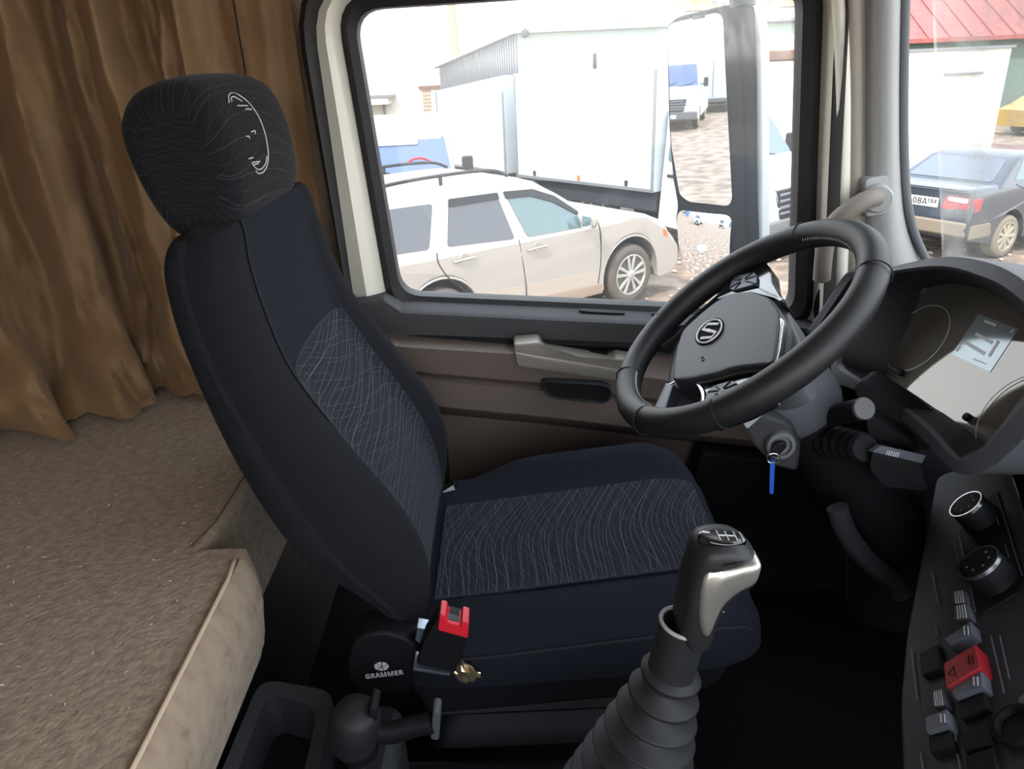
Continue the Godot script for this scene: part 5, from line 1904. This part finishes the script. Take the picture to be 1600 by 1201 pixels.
func sedan():
	XF = Transform3D(Basis(Vector3.UP, atan2(0.46, 0.89)), Vector3(6.61, 0, -10.81))
	var c := thing("dark_sedan", "dusty dark blue sedan with red tail lamps and number plate", "car", Vector3(1.2, 0, 0))
	var hw := func(y: float) -> float: return 0.80 - max(0.0, y - 0.75) * 0.15
	var o := [[-0.92, 0.36], [-0.98, 0.50], [-0.96, 0.66], [-0.93, 0.80], [-0.93, 0.98], [-0.86, 1.02], [-0.3, 1.03], [1.0, 1.0], [2.0, 0.98], [2.4, 0.93], [3.1, 0.82], [3.3, 0.6], [3.28, 0.3], [2.92, 0.24]]
	o.append_array(arc2(2.52, 0.30, 0.36, -0.15, PI + 0.15, 12))
	o.append_array([[2.1, 0.22], [0.42, 0.24]])
	o.append_array(arc2(0.0, 0.30, 0.36, -0.15, PI + 0.15, 12))
	var q := mb(50)
	hull(q, o, hw, 0.06)
	var body := part(q, "body", M.sedan_paint, c)
	var gw := func(y: float) -> float: return 0.76 - (y - 1.0) * 0.4
	var rows := []
	for e in [[0.97, 2.12, -0.42, 0.0], [1.1, 1.85, -0.22, 0.0], [1.3, 1.42, 0.12, 0.0], [1.36, 1.25, 0.28, 0.03], [1.39, 1.05, 0.45, 0.12]]:
		var w: float = gw.call(e[0]) - e[3]
		rows.append(fillet(V([[e[1], e[0], w], [e[2], e[0], w], [e[2], e[0], -w], [e[1], e[0], -w]]), 0.08, 5))
	q = mb(50)
	q.loft(rows)
	part(q, "cabin", M.sedan_paint, c)
	q = mb()
	q.prism(fillet(V([[-0.31, 1.05, 0.62], [0.10, 1.30, 0.52], [0.10, 1.30, -0.52], [-0.31, 1.05, -0.62]]), 0.05, 3), Vector3(0.02, -0.03, 0), 0.004)
	var rg := part(q, "rear_window", M.car_glass, c)
	for s in [1, -1]:
		for wdw in [[[0.0, 1.05], [0.85, 1.03], [0.85, 1.30], [0.28, 1.30]], [[0.93, 1.03], [1.88, 1.03], [1.45, 1.29], [0.93, 1.30]]]:
			q = mb()
			q.prism(fillet(flank(wdw, gw, 0.006, s), 0.04, 3), Vector3(0, 0, -0.02 * s), 0.003)
			part(q, "side_window", M.car_glass_clear, c)
		q = mb(40)
		q.prism(fillet(V([[-0.935, 0.72, 0.74 * s], [-0.935, 0.92, 0.74 * s], [-0.945, 0.92, 0.42 * s], [-0.945, 0.74, 0.36 * s]]), 0.04, 3), Vector3(0.05, 0, 0), 0.008)
		q.prism(fillet(V([[-0.90, 0.72, 0.795 * s], [-0.90, 0.91, 0.785 * s], [-0.72, 0.90, 0.79 * s], [-0.76, 0.74, 0.80 * s]]), 0.03, 3), Vector3(0, 0, -0.05 * s), 0.006)
		var tl := part(q, "tail_lamp", M.lamp_red, c, "red tail lamp")
		q = mb()
		q.prism(fillet(V([[-0.95, 0.845, 0.72 * s], [-0.95, 0.905, 0.72 * s], [-0.954, 0.905, 0.45 * s], [-0.954, 0.86, 0.45 * s]]), 0.02, 2), Vector3(0.02, 0, 0), 0.003)
		part(q, "reversing_lens", M.lamp_clear, tl)
	q = mb()
	q.box(Vector3(-0.945, 0.81, 0.06), Vector3(0.02, 0.125, 0.52), 0.006)
	var pl := part(q, "number_plate", M.plate, c)
	letters("0BA", 0.085, 0.004, Vector3(-0.957, 0.81, 0.06), Vector3(0, 0, 1), Vector3.UP, M.plate_ink, pl, "plate_lettering", true)
	letters("184", 0.06, 0.004, Vector3(-0.957, 0.825, 0.235), Vector3(0, 0, 1), Vector3.UP, M.plate_ink, pl, "plate_lettering", true)
	q = mb(50)
	q.prism(fillet(V([[-0.99, 0.60, 0.78], [-0.99, 0.60, -0.78], [-0.97, 0.40, -0.78], [-0.97, 0.40, 0.78]]), 0.04, 3), Vector3(0.12, 0, 0), 0.03, 3)
	q.prism(fillet(flank([[-0.92, 0.36], [-0.92, 0.56], [-0.46, 0.56], [-0.40, 0.36]], hw, 0.006), 0.05, 3), Vector3(0, 0, -0.1), 0.02)
	part(q, "bumper", M.sedan_dusty, c, "bumper caked with pale dust")
	q = mb(40)
	q.tube(V([[-0.945, 1.0, -0.7], [-0.945, 1.0, 0.7]]), 0.01, 6)
	part(q, "boot_gap", M.car_black, body)
	q = mb()
	for l in [[[0.30, 0.62], [0.34, 0.85], [0.02, 1.0]], [[0.9, 0.3], [0.9, 1.0]]]:
		var pts := []
		for e in l: pts.append(Vector3(e[0], e[1], hw.call(e[1]) + 0.001))
		q = mb()
		q.tube(spline(pts, 5), 0.006, 6)
		part(q, "door_gap", M.car_black, body)
	for w in [[0.0, 0.79], [2.52, 0.79], [0.0, -0.79], [2.52, -0.79]]: wheel(c, w[0], w[1], 0.295, 0.19, 2, M.sedan_dusty, M.rim_dusty)
	q = mb()
	q.box(Vector3(1.2, 0.30, 0), Vector3(3.6, 0.16, 1.2), 0.03)
	q.box(Vector3(0.0, 0.45, 0), Vector3(0.62, 0.4, 1.1), 0.03)
	part(q, "underbody", M.car_black, c)
	q = mb(40)
	q.box(Vector3(0.1, 1.11, 0.1), Vector3(0.10, 0.22, 0.24), 0.05)

func yellow_car():
	XF = Transform3D(Basis(Vector3.UP, 0.2), Vector3(17.6, 0, -25.2))
	var c := thing("yellow_car", "pale yellow car parked beyond the white garage", "car", Vector3(0.5, 0, 0))
	var hw := func(y: float) -> float: return 0.82
	var o := [[-0.9, 0.3], [-0.95, 0.8], [-0.5, 0.95], [2.0, 0.92], [2.9, 0.8], [3.0, 0.3]]
	o.append_array(arc2(2.4, 0.3, 0.36, 0, PI, 8))
	o.append_array(arc2(0.0, 0.3, 0.36, 0, PI, 8))
	var q := mb(50)
	hull(q, o, hw, 0.06)
	part(q, "body", M.yellow_paint, c)
	q = mb(50)
	var rows := []
	for e in [[0.9, 2.0, -0.6, 0.78], [1.36, 1.3, 0.1, 0.62], [1.42, 1.0, 0.3, 0.5]]: rows.append(fillet(V([[e[1], e[0], e[3]], [e[2], e[0], e[3]], [e[2], e[0], -e[3]], [e[1], e[0], -e[3]]]), 0.08, 3))
	q.loft(rows)
	part(q, "cabin", M.yellow_paint, c)
	for wdw in [[[-0.25, 0.98], [0.65, 0.98], [0.65, 1.32], [0.18, 1.32]], [[0.73, 0.98], [1.75, 0.98], [1.22, 1.32], [0.73, 1.32]]]:
		q = mb()
		q.prism(flank(wdw, func(y): return 0.78 - (y - 0.9) * 0.348, 0.008), Vector3(0, 0, -0.02))
		part(q, "side_window", M.car_glass_clear, c)
	for w in [[0.0, 0.81], [2.4, 0.81], [0.0, -0.81], [2.4, -0.81]]: wheel(c, w[0], w[1], 0.3, 0.18, 0, M.tyre_dark, M.rim_alloy)

func van(called, label, category, at: Vector3, theta: float, L: float, boxed := {}, group := "") -> Node3D:
	# delivery van or truck cab; x = 0 at the front bumper
	XF = Transform3D(Basis(Vector3.UP, theta), at)
	var c := thing(called, label, category, Vector3(-L * 0.5, 0, 0), group)
	var top: float = boxed.get("roof", 2.08)
	var hw := func(y: float) -> float: return 0.97 - max(0.0, y - 1.25) * 0.13
	var o := [[-0.03, 0.40], [0.0, 0.55], [-0.01, 0.78], [-0.07, 1.0], [-0.20, 1.13], [-0.72, 1.34], [-1.18, top - 0.10], [-1.34, top], [-L, top], [-L, 0.42]]
	o.append_array(arc2(-0.86, 0.36, 0.42, PI + 0.05 - PI, PI, 12).duplicate())
	# arch runs from back to front
	var arch := arc2(-0.86, 0.36, 0.42, PI - 0.05, 0.05, 12)
	o = o.slice(0, 10)
	o.append_array(arch)
	var q := mb(50)
	hull(q, o, hw, 0.07)
	var body := part(q, "body", M.white_paint, c)
	var w0: float = hw.call(1.36) - 0.05
	var w1: float = hw.call(top - 0.12) - 0.06
	var dn := Vector3(top - 0.10 - 1.34, 0.46, 0).normalized()
	q = mb()
	var ws := fillet(V([[-0.75, 1.375, w0], [-1.16, top - 0.14, w1], [-1.16, top - 0.14, -w1], [-0.75, 1.375, -w0]]), 0.07, 4)
	q.prism(MB.shift(ws, dn * 0.008), -dn * 0.03, 0.004)
	var wsn := part(q, "windscreen", boxed.get("glass", M.car_glass_blue), c)
	q = mb()
	for z in [-0.4, 0.25]: q.tube(PackedVector3Array([Vector3(-0.72, 1.37, z) + dn * 0.015, Vector3(-0.78, 1.44, z + 0.35) + dn * 0.018, Vector3(-0.84, 1.50, z + 0.55) + dn * 0.018]), 0.010, 6)
	part(q, "wiper", M.car_black, wsn)
	if boxed.has("seat"):
		q = mb(50)
		var sc := Vector3(-0.93, 1.52, -0.45) + dn * 0.014
		var rg := PackedVector3Array()
		for k in 20: rg.append(sc + Vector3(sin(TAU * k / 20) * 0.07, sin(TAU * k / 20) * 0.11, cos(TAU * k / 20) * 0.17))
		q.tube(rg, 0.018, 6, true)
		part(q, "red_steering_wheel", M.lamp_red, wsn, "red steering wheel cover seen through the glass")
		q = mb()
		q.prism(fillet(V([[-1.06, 1.80, 0.15], [-1.115, 1.88, 0.15], [-1.115, 1.88, -0.45], [-1.06, 1.80, -0.45]]), 0.03, 2), dn * 0.011, 0.0)
		part(q, "sun_visor", M.wall_white, wsn)
	for s in [1, -1]:
		q = mb()
		q.prism(fillet(flank([[-0.98, 1.36], [-1.64, 1.36], [-1.64, top - 0.16], [-1.34, top - 0.16]], hw, 0.005, s), 0.05, 3), Vector3(0, 0, -0.02 * s), 0.003)
		part(q, "side_window", M.car_glass_clear, c)
		q = mb(40)
		q.box(Vector3(-0.92, 1.48, s * 1.13), Vector3(0.07, 0.30, 0.16), 0.03)
		q.tube(V([[-0.95, 1.40, s * 0.95], [-0.93, 1.44, s * 1.08]]), 0.02, 6)
		part(q, "side_mirror", M.car_black, c)
		q = mb(40)
		q.prism(fillet(V([[-0.012, 0.80, 0.52 * s], [-0.03, 1.02, 0.60 * s], [-0.14, 1.06, 0.86 * s], [-0.10, 0.86, 0.88 * s]]), 0.03, 3), Vector3(-0.05, 0, 0), 0.006)
		part(q, "headlamp", M.lamp_clear, c)
		q = mb()
		q.box(Vector3(-1.55, 1.16, s * (hw.call(1.16) + 0.008)), Vector3(0.16, 0.05, 0.03), 0.012)
		part(q, "door_handle", M.car_black, c)
	q = mb(40)
	q.prism(fillet(V([[0.005, 0.62, 0.50], [-0.035, 1.02, 0.62], [-0.035, 1.02, -0.62], [0.005, 0.62, -0.50]]), 0.04, 3), Vector3(-0.06, 0, 0), 0.008)
	var gr := part(q, "grille", M.car_black, c)
	for k in 4:
		q = mb()
		var y := 0.70 + k * 0.085
		q.box(Vector3(0.008 - (y - 0.62) * 0.1, y, 0), Vector3(0.03, 0.035, 1.0), 0.01)
		part(q, "grille_bar", M.box_trim, gr)
	q = mb(40)
	q.prism(fillet(V([[0.035, 0.36, 0.96], [0.035, 0.62, 0.96], [0.035, 0.62, -0.96], [0.035, 0.36, -0.96]]), 0.05, 3), Vector3(-0.36, 0, 0), 0.04, 3)
	var bp := part(q, "bumper", M.car_grey_plastic, c)
	q = mb()
	q.box(Vector3(0.045, 0.47, 0), Vector3(0.02, 0.11, 0.50), 0.004)
	part(q, "number_plate", M.plate, bp)
	for s in [1, -1]: wheel(c, -0.86, 0.93 * s, 0.35, 0.2, 0, M.tyre_dark, M.rim_dusty)
	q = mb()
	q.box(Vector3(-L / 2 - 0.2, 0.42, 0), Vector3(L - 0.6, 0.2, 1.1), 0.02)
	part(q, "underbody", M.chassis, c)
	if boxed.has("len"):
		var b0: float = -L - 0.04
		var b1: float = b0 - boxed.len
		var bt: float = boxed.top
		var bt1: float = boxed.get("top_rear", bt)
		q = mb()
		q.prism(fillet(V([[b0, 0.9, 1.05], [b1, 0.9, 1.05], [b1, bt1, 1.05], [b0, bt, 1.05]]), 0.02, 2), Vector3(0, 0, -2.1), 0.015, 2, true)
		var bx := part(q, "cargo_box", M.box_panel, c)
		q = mb()
		for s in [1, -1]:
			q.box(Vector3((b0 + b1) / 2, 0.925, 1.052 * s), Vector3(boxed.len, 0.05, 0.02), 0.004)
			for x in [b0 - 0.03, b1 + 0.03]: q.box(Vector3(x, (0.9 + min(bt, bt1)) / 2, 1.052 * s), Vector3(0.05, min(bt, bt1) - 0.92, 0.02), 0.004)
		part(q, "edge_profile", M.box_trim, bx)
		for x in [b0 - 0.55, (b0 + b1) / 2, b1 + 0.5]:
			q = mb()
			q.box(Vector3(x, 1.0, 1.055), Vector3(0.06, 0.09, 0.02), 0.006)
			part(q, "side_marker", M.lamp_amber if x == (b0 + b1) / 2 else M.car_black, bx)
		q = mb()
		q.box(Vector3((b0 + b1) / 2, 0.74, 0), Vector3(boxed.len - 0.05, 0.30, 1.9), 0.02)
		q.box(Vector3((b0 + b1) / 2, 0.52, 0.85), Vector3(boxed.len * 0.45, 0.30, 0.12), 0.03)
		part(q, "chassis", M.chassis, c)
		var rx: float = b1 + boxed.len * boxed.get("axle", 0.36)
		for s in [1, -1]:
			wheel(c, rx, 0.93 * s, 0.36, 0.3, 0, M.tyre_dark, M.rim_dusty)
			q = mb(50)
			var ar := PackedVector3Array()
			for e in arc2(rx, 0.36, 0.45, 0.1, PI - 0.1, 12): ar.append(Vector3(e[0], e[1], s * 0.86))
			q.tube(ar, 0.10, 6, false, 0.15, Vector3.UP)
			part(q, "mudguard", M.car_grey_plastic, c)
	else:
		for s in [1, -1]:
			q = mb()
			q.box(Vector3(-L - 0.01, 1.15, 0.80 * s), Vector3(0.04, 0.55, 0.12), 0.02)
			part(q, "tail_lamp", M.lamp_red, c)
		q = mb()
		q.box(Vector3(-L - 0.02, 0.48, 0), Vector3(0.12, 0.16, 1.8), 0.03)
		part(q, "rear_bumper", M.car_grey_plastic, c)
		q = mb()
		q.box(Vector3(-L - 0.004, 1.3, 0), Vector3(0.02, 1.4, 0.02))
		part(q, "door_gap", M.car_black, c)
		for s in [1, -1]: wheel(c, -L + 0.9, 0.93 * s, 0.35, 0.2, 0, M.tyre_dark, M.rim_dusty)
	return c

func wall_box(root, called, m, a: Vector3, b: Vector3, bev := 0.0) -> MeshInstance3D:
	var q := mb()
	q.box((a + b) / 2, (b - a).abs(), bev)
	return part(q, called, m, root)

func yard():
	XF = YARD
	var g := -EYE
	var nz := FastNoiseLite.new()
	nz.seed = 77
	nz.frequency = 0.35
	var q := mb(60)
	q.grid(120, 120, func(u, v):
		var x: float = lerp(-60.0, 60.0, u)
		var z: float = lerp(30.0, -90.0, v)
		return Vector3(x, g - 0.012 + 0.02 * nz.get_noise_2d(x, z), z), Vector3(0, -0.5, 0))
	solo(q, "ground", M.soil, "", "", Vector3(0, g, -30), "structure")
	var st := thing("gravel", "pale stones and grit scattered over the dirt yard", "gravel", Vector3(2.5, g, -8), "", "stuff")
	var r := RandomNumberGenerator.new()
	r.seed = 4
	q = mb(20)
	for k in 420:
		var c := Vector3(r.randf_range(-1, 9), g + 0.005, r.randf_range(-12.5, -4.5))
		var s := r.randf_range(0.012, 0.035) if k > 6 else r.randf_range(0.05, 0.09)
		if k <= 6: c = Vector3(2.6 + k * 0.35, g + 0.01, -8.2 - k * 0.25)
		q.lathe(c, Vector3(r.randf_range(-0.3, 0.3), 1, r.randf_range(-0.3, 0.3)), [[s * 0.6, -s * 0.3], [s * 1.2, 0.1 * s], [s * 0.7, s * 0.6], [0, s * 0.7]], 6)
	part(q, "stones", M.stone, st).set_meta("kind", "stuff")
	suv()
	sedan()
	yellow_car()
	van("white_van", "white van with red steering wheel parked behind the silver SUV", "van", Vector3(-1.55, 0, -9.85), -1.50, 4.6, {"roof": 2.04, "seat": 1})
	van("box_truck", "white box truck with grey bumper parked beyond the silver SUV", "truck", Vector3(4.25, 0, -10.67), -atan2(0.774, 0.633), 1.78, {"len": 3.2, "top": 2.64, "glass": M.car_glass_blue, "axle": 0.52})
	var ta := Vector3(0.30, 0, -13.93) - Vector3(0.548, 0, 0.837) * 0.40
	var tn := Vector3(-0.837, 0, 0.548)
	var hd := Vector3(0.548, 0, 0.837)
	# its cab stands behind the nearer box: only the box shows
	van("long_box_truck", "white box truck with sloping roof line standing behind the other box truck", "truck", ta - tn * 1.07 - hd * 4.4, PI - atan2(0.837, 0.548), 1.78, {"len": 2.55, "top": 2.36, "top_rear": 2.62})
	# seen only in the door mirror: vans parked behind the truck
	var m1 := mirrored(1044, 206, g)
	var m2 := mirrored(1112, 176, g)
	var toward := (Vector3(0.6, 0, -2.1) - Vector3(m1.x, 0, m1.z)).normalized()
	var th := atan2(-toward.z, toward.x)
	van("parked_van", "white van facing forward, seen in the door mirror", "van", Vector3(m1.x, 0, m1.z), th + 0.12, 4.8, {"roof": 2.2})
	van("parked_van", "white panel van seen from behind in the door mirror", "van", Vector3(m2.x, 0, m2.z) - toward.rotated(Vector3.UP, 0.15) * 4.8, th + PI + 0.15, 4.8, {"roof": 2.6})
	var k := 0
	for e in [[-34, -24, M.blue_paint], [-36, -3, M.box_panel], [-38, 2, M.blue_paint], [-34, -29, M.box_panel], [-32, -34, M.blue_paint]]:
		XF = Transform3D(Basis(Vector3.UP, 0.4 * k), Vector3(e[0], 0, e[1]))
		var t := thing("parked_lorry", ["blue lorry cab facing straight ahead far behind the truck", "white lorry cab turned slightly aside far behind the truck", "blue lorry cab turned half aside far behind the truck", "white lorry cab turned almost sideways far behind the truck", "blue lorry cab turned fully sideways far behind the truck"][k], "lorry", Vector3.ZERO)
		q = mb(40)
		q.prism(fillet(V([[1.1, 0.6, 1.15], [1.05, 1.7, 1.15], [0.8, 2.9, 1.15], [-1.0, 3.0, 1.15], [-1.0, 0.6, 1.15]]), 0.15, 3), Vector3(0, 0, -2.3), 0.08, 2, true)
		part(q, "cab", e[2], t)
		q = mb()
		q.prism(fillet(V([[1.075, 1.75, 1.0], [0.87, 2.6, 0.95], [0.87, 2.6, -0.95], [1.075, 1.75, -1.0]]), 0.06, 2), Vector3(0.02, 0.004, 0))
		part(q, "windscreen", M.car_glass, t)
		q = mb()
		q.box(Vector3(1.12, 0.85, 0), Vector3(0.12, 0.4, 2.2), 0.05)
		part(q, "bumper", M.car_black, t)
		for w in [[0.3, 1.1], [0.3, -1.1]]: wheel(t, w[0], w[1], 0.5, 0.3, 0, M.tyre_dark, M.rim_dusty)
		k += 1
	XF = YARD
	# puddle that the wide angle glass catches
	q = mb()
	var pd := PackedVector3Array()
	for i in 24: pd.append(Vector3(-7.0 + cos(TAU * i / 24) * (1.3 + 0.3 * sin(i * 1.9)), g + 0.018, -4.6 + sin(TAU * i / 24) * (0.7 + 0.15 * cos(i * 2.3))))
	q.prism(pd, Vector3(0, -0.02, 0))
	solo(q, "puddle", M.puddle, "shallow puddle on the dirt behind the truck", "puddle", Vector3(-7, g, -4.6))
	buildings(g)

func window_unit(root, x0, x1, y0, y1, z, mull := 1):
	var q := mb()
	q.box(Vector3((x0 + x1) / 2, (y0 + y1) / 2, z), Vector3(x1 - x0, y1 - y0, 0.06))
	var f := part(q, "window", M.wall_white, root)
	for k in mull + 1:
		var a: float = lerp(float(x0), float(x1), float(k) / (mull + 1)) + 0.07
		var b: float = lerp(float(x0), float(x1), float(k + 1) / (mull + 1)) - 0.07
		q = mb()
		q.box(Vector3((a + b) / 2, (y0 + y1) / 2, z + 0.04), Vector3(b - a, y1 - y0 - 0.14, 0.04))
		part(q, "window_pane", M.window_dark, f)

func buildings(g: float):
	# long tin shed
	var s := thing("tin_shed", "long low shed with corrugated grey gable and pale front wall", "shed", Vector3(5, g, -22))
	var a := zp(808, 47, -20.0)
	var h := a.y
	wall_box(s, "front_wall", M.wall_green_white, Vector3(a.x, g, -20.2), Vector3(8.0, h - 0.06, -20.0))
	var b := Vector3(-2.16, 0.15, -30)
	var q := mb()
	q.prism(PackedVector3Array([Vector3(a.x, g, -20.0), Vector3(b.x, g, b.z), Vector3(b.x, b.y - 0.1, b.z), Vector3(a.x, h - 0.1, -20.0)]), Vector3(0.1, 0, -0.03))
	part(q, "gable_wall", M.corrugated, s)
	q = mb(60)
	var nn := 46
	var along := (Vector3(b.x, 0, b.z) - Vector3(a.x, 0, -20.0))
	var outw := Vector3(along.z, 0, -along.x).normalized()
	if outw.x > 0: outw = -outw
	for k in nn:
		var t := (k + 0.5) / nn
		var p := Vector3(a.x, 0, -20.0) + along * t
		var ty: float = lerp(h, b.y, t) - 0.1
		var w := along.normalized() * 0.05
		q.prism(PackedVector3Array([p - w + Vector3(0, g, 0), p + w + Vector3(0, g, 0), p + w + Vector3(0, ty, 0), p - w + Vector3(0, ty, 0)]), outw * 0.04, 0.0)
	part(q, "sheet_ribs", M.corrugated, s)
	q = mb()
	q.prism(PackedVector3Array([Vector3(a.x - 0.1, h, -19.8), Vector3(8.1, h, -19.8), Vector3(8.1, b.y, -30.2), Vector3(b.x - 0.3, b.y, -30.2)]), Vector3(0, -0.08, 0))
	part(q, "roof_sheet", M.roof_grey, s)
	q = mb(60)
	q.lathe(zp(820, 50, -19.9), Vector3(0, -0.4, 1), [[0.09, 0.0], [0.1, 0.12], [0.06, 0.2], [0, 0.22]], 12)
	part(q, "floodlight", M.chassis, s)
	for u in [929]:
		var p := zp(u, 95, -19.98)
		wall_box(s, "wall_bracket", M.car_black, p + Vector3(-0.04, -0.17, 0), p + Vector3(0.04, 0.17, 0.05))
	# brown beam and white container at its end
	var w := thing("container", "white container with brown top beam beside the box truck", "container", Vector3(6.5, g, -15.5))
	var c0 := zp(1170, 95, -15.0)
	wall_box(w, "body", M.wall_white, Vector3(c0.x, g, -17.2), Vector3(c0.x + 2.2, c0.y - 0.02, -15.0), 0.03)
	wall_box(w, "top_beam", M.brown_beam, Vector3(c0.x - 0.05, c0.y - 0.02, -17.25), Vector3(c0.x + 2.25, c0.y + 0.16, -14.95), 0.02)
	# white office building
	var o := thing("office_building", "tall white rendered building behind the shed", "building", Vector3(-10, g, -44))
	wall_box(o, "wall", M.wall_white, Vector3(-40, g, -52), Vector3(4.93, 9.0, -40))
	for e in [[-3.4, -2.55, 2.1, 4.3, 0], [2.0, 4.0, 2.15, 4.2, 1], [-10.0, -8.0, 2.1, 4.2, 1], [-14.5, -12.5, 2.1, 4.2, 1]]: window_unit(o, e[0], e[1], e[2], e[3], -39.98, e[4])
	# shuttered ground floor opening
	var dr := wall_box(o, "shutter_frame", M.wall_white, Vector3(-3.95, -2.9, -40.0), Vector3(-2.6, -0.7, -39.9))
	wall_box(dr, "lintel", M.brown_beam, Vector3(-4.0, -0.85, -40.0), Vector3(-2.55, -0.68, -39.8))
	for k in 11:
		for e in [[-3.85, -3.42], [-3.12, -2.7]]: wall_box(dr, "shutter_slat", M.wood_pole, Vector3(e[0], -1.0 - k * 0.17, -39.92), Vector3(e[1], -0.9 - k * 0.17, -39.86))
	# canopy over the entrance
	var p0 := zp(570, 150, -38.5)
	var cn := wall_box(o, "entrance_canopy", M.box_trim, p0 + Vector3(-2.5, -0.12, -1.5), p0 + Vector3(1.3, 0.0, 0.0))
	wall_box(cn, "fascia", M.wall_white, p0 + Vector3(-2.5, -0.42, -1.5), p0 + Vector3(1.1, -0.13, -0.05))
	wall_box(cn, "downpipe", M.box_trim, p0 + Vector3(0.62, -2.2, -1.45), p0 + Vector3(0.70, -0.4, -1.35))
	# utility pole
	var pb := zp(712, 92, -34.0)
	q = mb(50)
	q.tube(PackedVector3Array([Vector3(pb.x + 0.06, g, -34.0), Vector3(pb.x - 0.12, 7.0, -34.0)]), [0.19, 0.14], 12)
	var ut := thing("utility_pole", "weathered wooden utility pole in front of the white building", "pole", Vector3(pb.x, g, -34))
	part(q, "post", M.wood_pole, ut)
	q = mb()
	for e in [[[-30, 3.4], [pb.x, 2.9]], [[pb.x, 2.9], [9, 3.6]]]:
		var pts := PackedVector3Array()
		for i in 13:
			var t := i / 12.0
			pts.append(Vector3(lerp(float(e[0][0]), float(e[1][0]), t), lerp(float(e[0][1]), float(e[1][1]), t) - 0.5 * sin(PI * t), -34.2))
		q.tube(pts, 0.012, 5)
	part(q, "wire", M.car_black, ut)
	# apartment block far behind
	var ap := thing("apartment_block", "pale yellow apartment block with balconies far behind", "building", Vector3(20, g, -66))
	wall_box(ap, "wall", M.wall_beige, Vector3(7.5, g, -72), Vector3(60, 16, -62))
	for i in 9:
		for j in 3:
			window_unit(ap, 9.0 + i * 3.6, 10.3 + i * 3.6, 2.4 + j * 3.0, 4.0 + j * 3.0, -61.97, 1)
		if i % 2 == 1:
			for j in 3:
				var bl := wall_box(ap, "balcony", M.brown_beam, Vector3(10.7 + i * 3.6, 2.3 + j * 3.0, -61.9), Vector3(12.5 + i * 3.6, 3.3 + j * 3.0, -61.0), 0.02)
				wall_box(bl, "balcony_slab", M.wall_white, Vector3(10.6 + i * 3.6, 2.15 + j * 3.0, -61.95), Vector3(12.6 + i * 3.6, 2.3 + j * 3.0, -60.9))
	# low house with a hipped grey roof in front of it
	var hs := thing("low_house", "low house with hipped grey roof behind the shed", "house", Vector3(9, g, -46))
	wall_box(hs, "wall", M.wall_green_white, Vector3(5.6, g, -50), Vector3(20, 1.6, -44))
	q = mb()
	q.loft([V([[5.2, 1.6, -43.6], [20.4, 1.6, -43.6], [20.4, 1.6, -50.4], [5.2, 1.6, -50.4]]), V([[8.2, 2.45, -46.6], [17.4, 2.45, -46.6], [17.4, 2.45, -47.4], [8.2, 2.45, -47.4]])])
	part(q, "roof", M.roof_grey, hs)
	# red roofed building and garage beyond the windscreen
	var rb := thing("red_roof_building", "long building with red metal roof and green fascia", "building", Vector3(22, g, -34))
	wall_box(rb, "wall", M.fascia_green, Vector3(13, g, -44), Vector3(44, 0.36, -30))
	q = mb()
	q.prism(PackedVector3Array([Vector3(12.4, 0.33, -29.5), Vector3(45, 0.33, -29.5), Vector3(45, 4.6, -37), Vector3(12.4, 4.6, -37)]), Vector3(0, -0.15, 0))
	var rf := part(q, "roof", M.roof_red, rb)
	for k in 40:
		q = mb()
		var x := 12.6 + k * 0.8
		q.prism(PackedVector3Array([Vector3(x, 0.35, -29.49), Vector3(x + 0.05, 0.35, -29.49), Vector3(x + 0.05, 4.62, -37), Vector3(x, 4.62, -37)]), Vector3(0, 0.015, 0.006))
		part(q, "roof_rib", M.roof_red, rf)
	var gk := thing("white_garage", "plain white garage box with flat top beyond the sedan", "garage", Vector3(9.5, g, -18.5))
	wall_box(gk, "wall", M.wall_white, Vector3(8.35, g, -20), Vector3(10.95, -0.03, -17), 0.03)
	var gh := zp(1505, 115, -16.97)
	wall_box(gk, "door_bar", M.box_trim, gh + Vector3(-0.42, -0.02, 0), gh + Vector3(0.42, 0.03, 0.05), 0.01)
	wall_box(gk, "top_edge", M.box_trim, Vector3(8.3, -0.06, -20.05), Vector3(11.0, -0.01, -16.95))
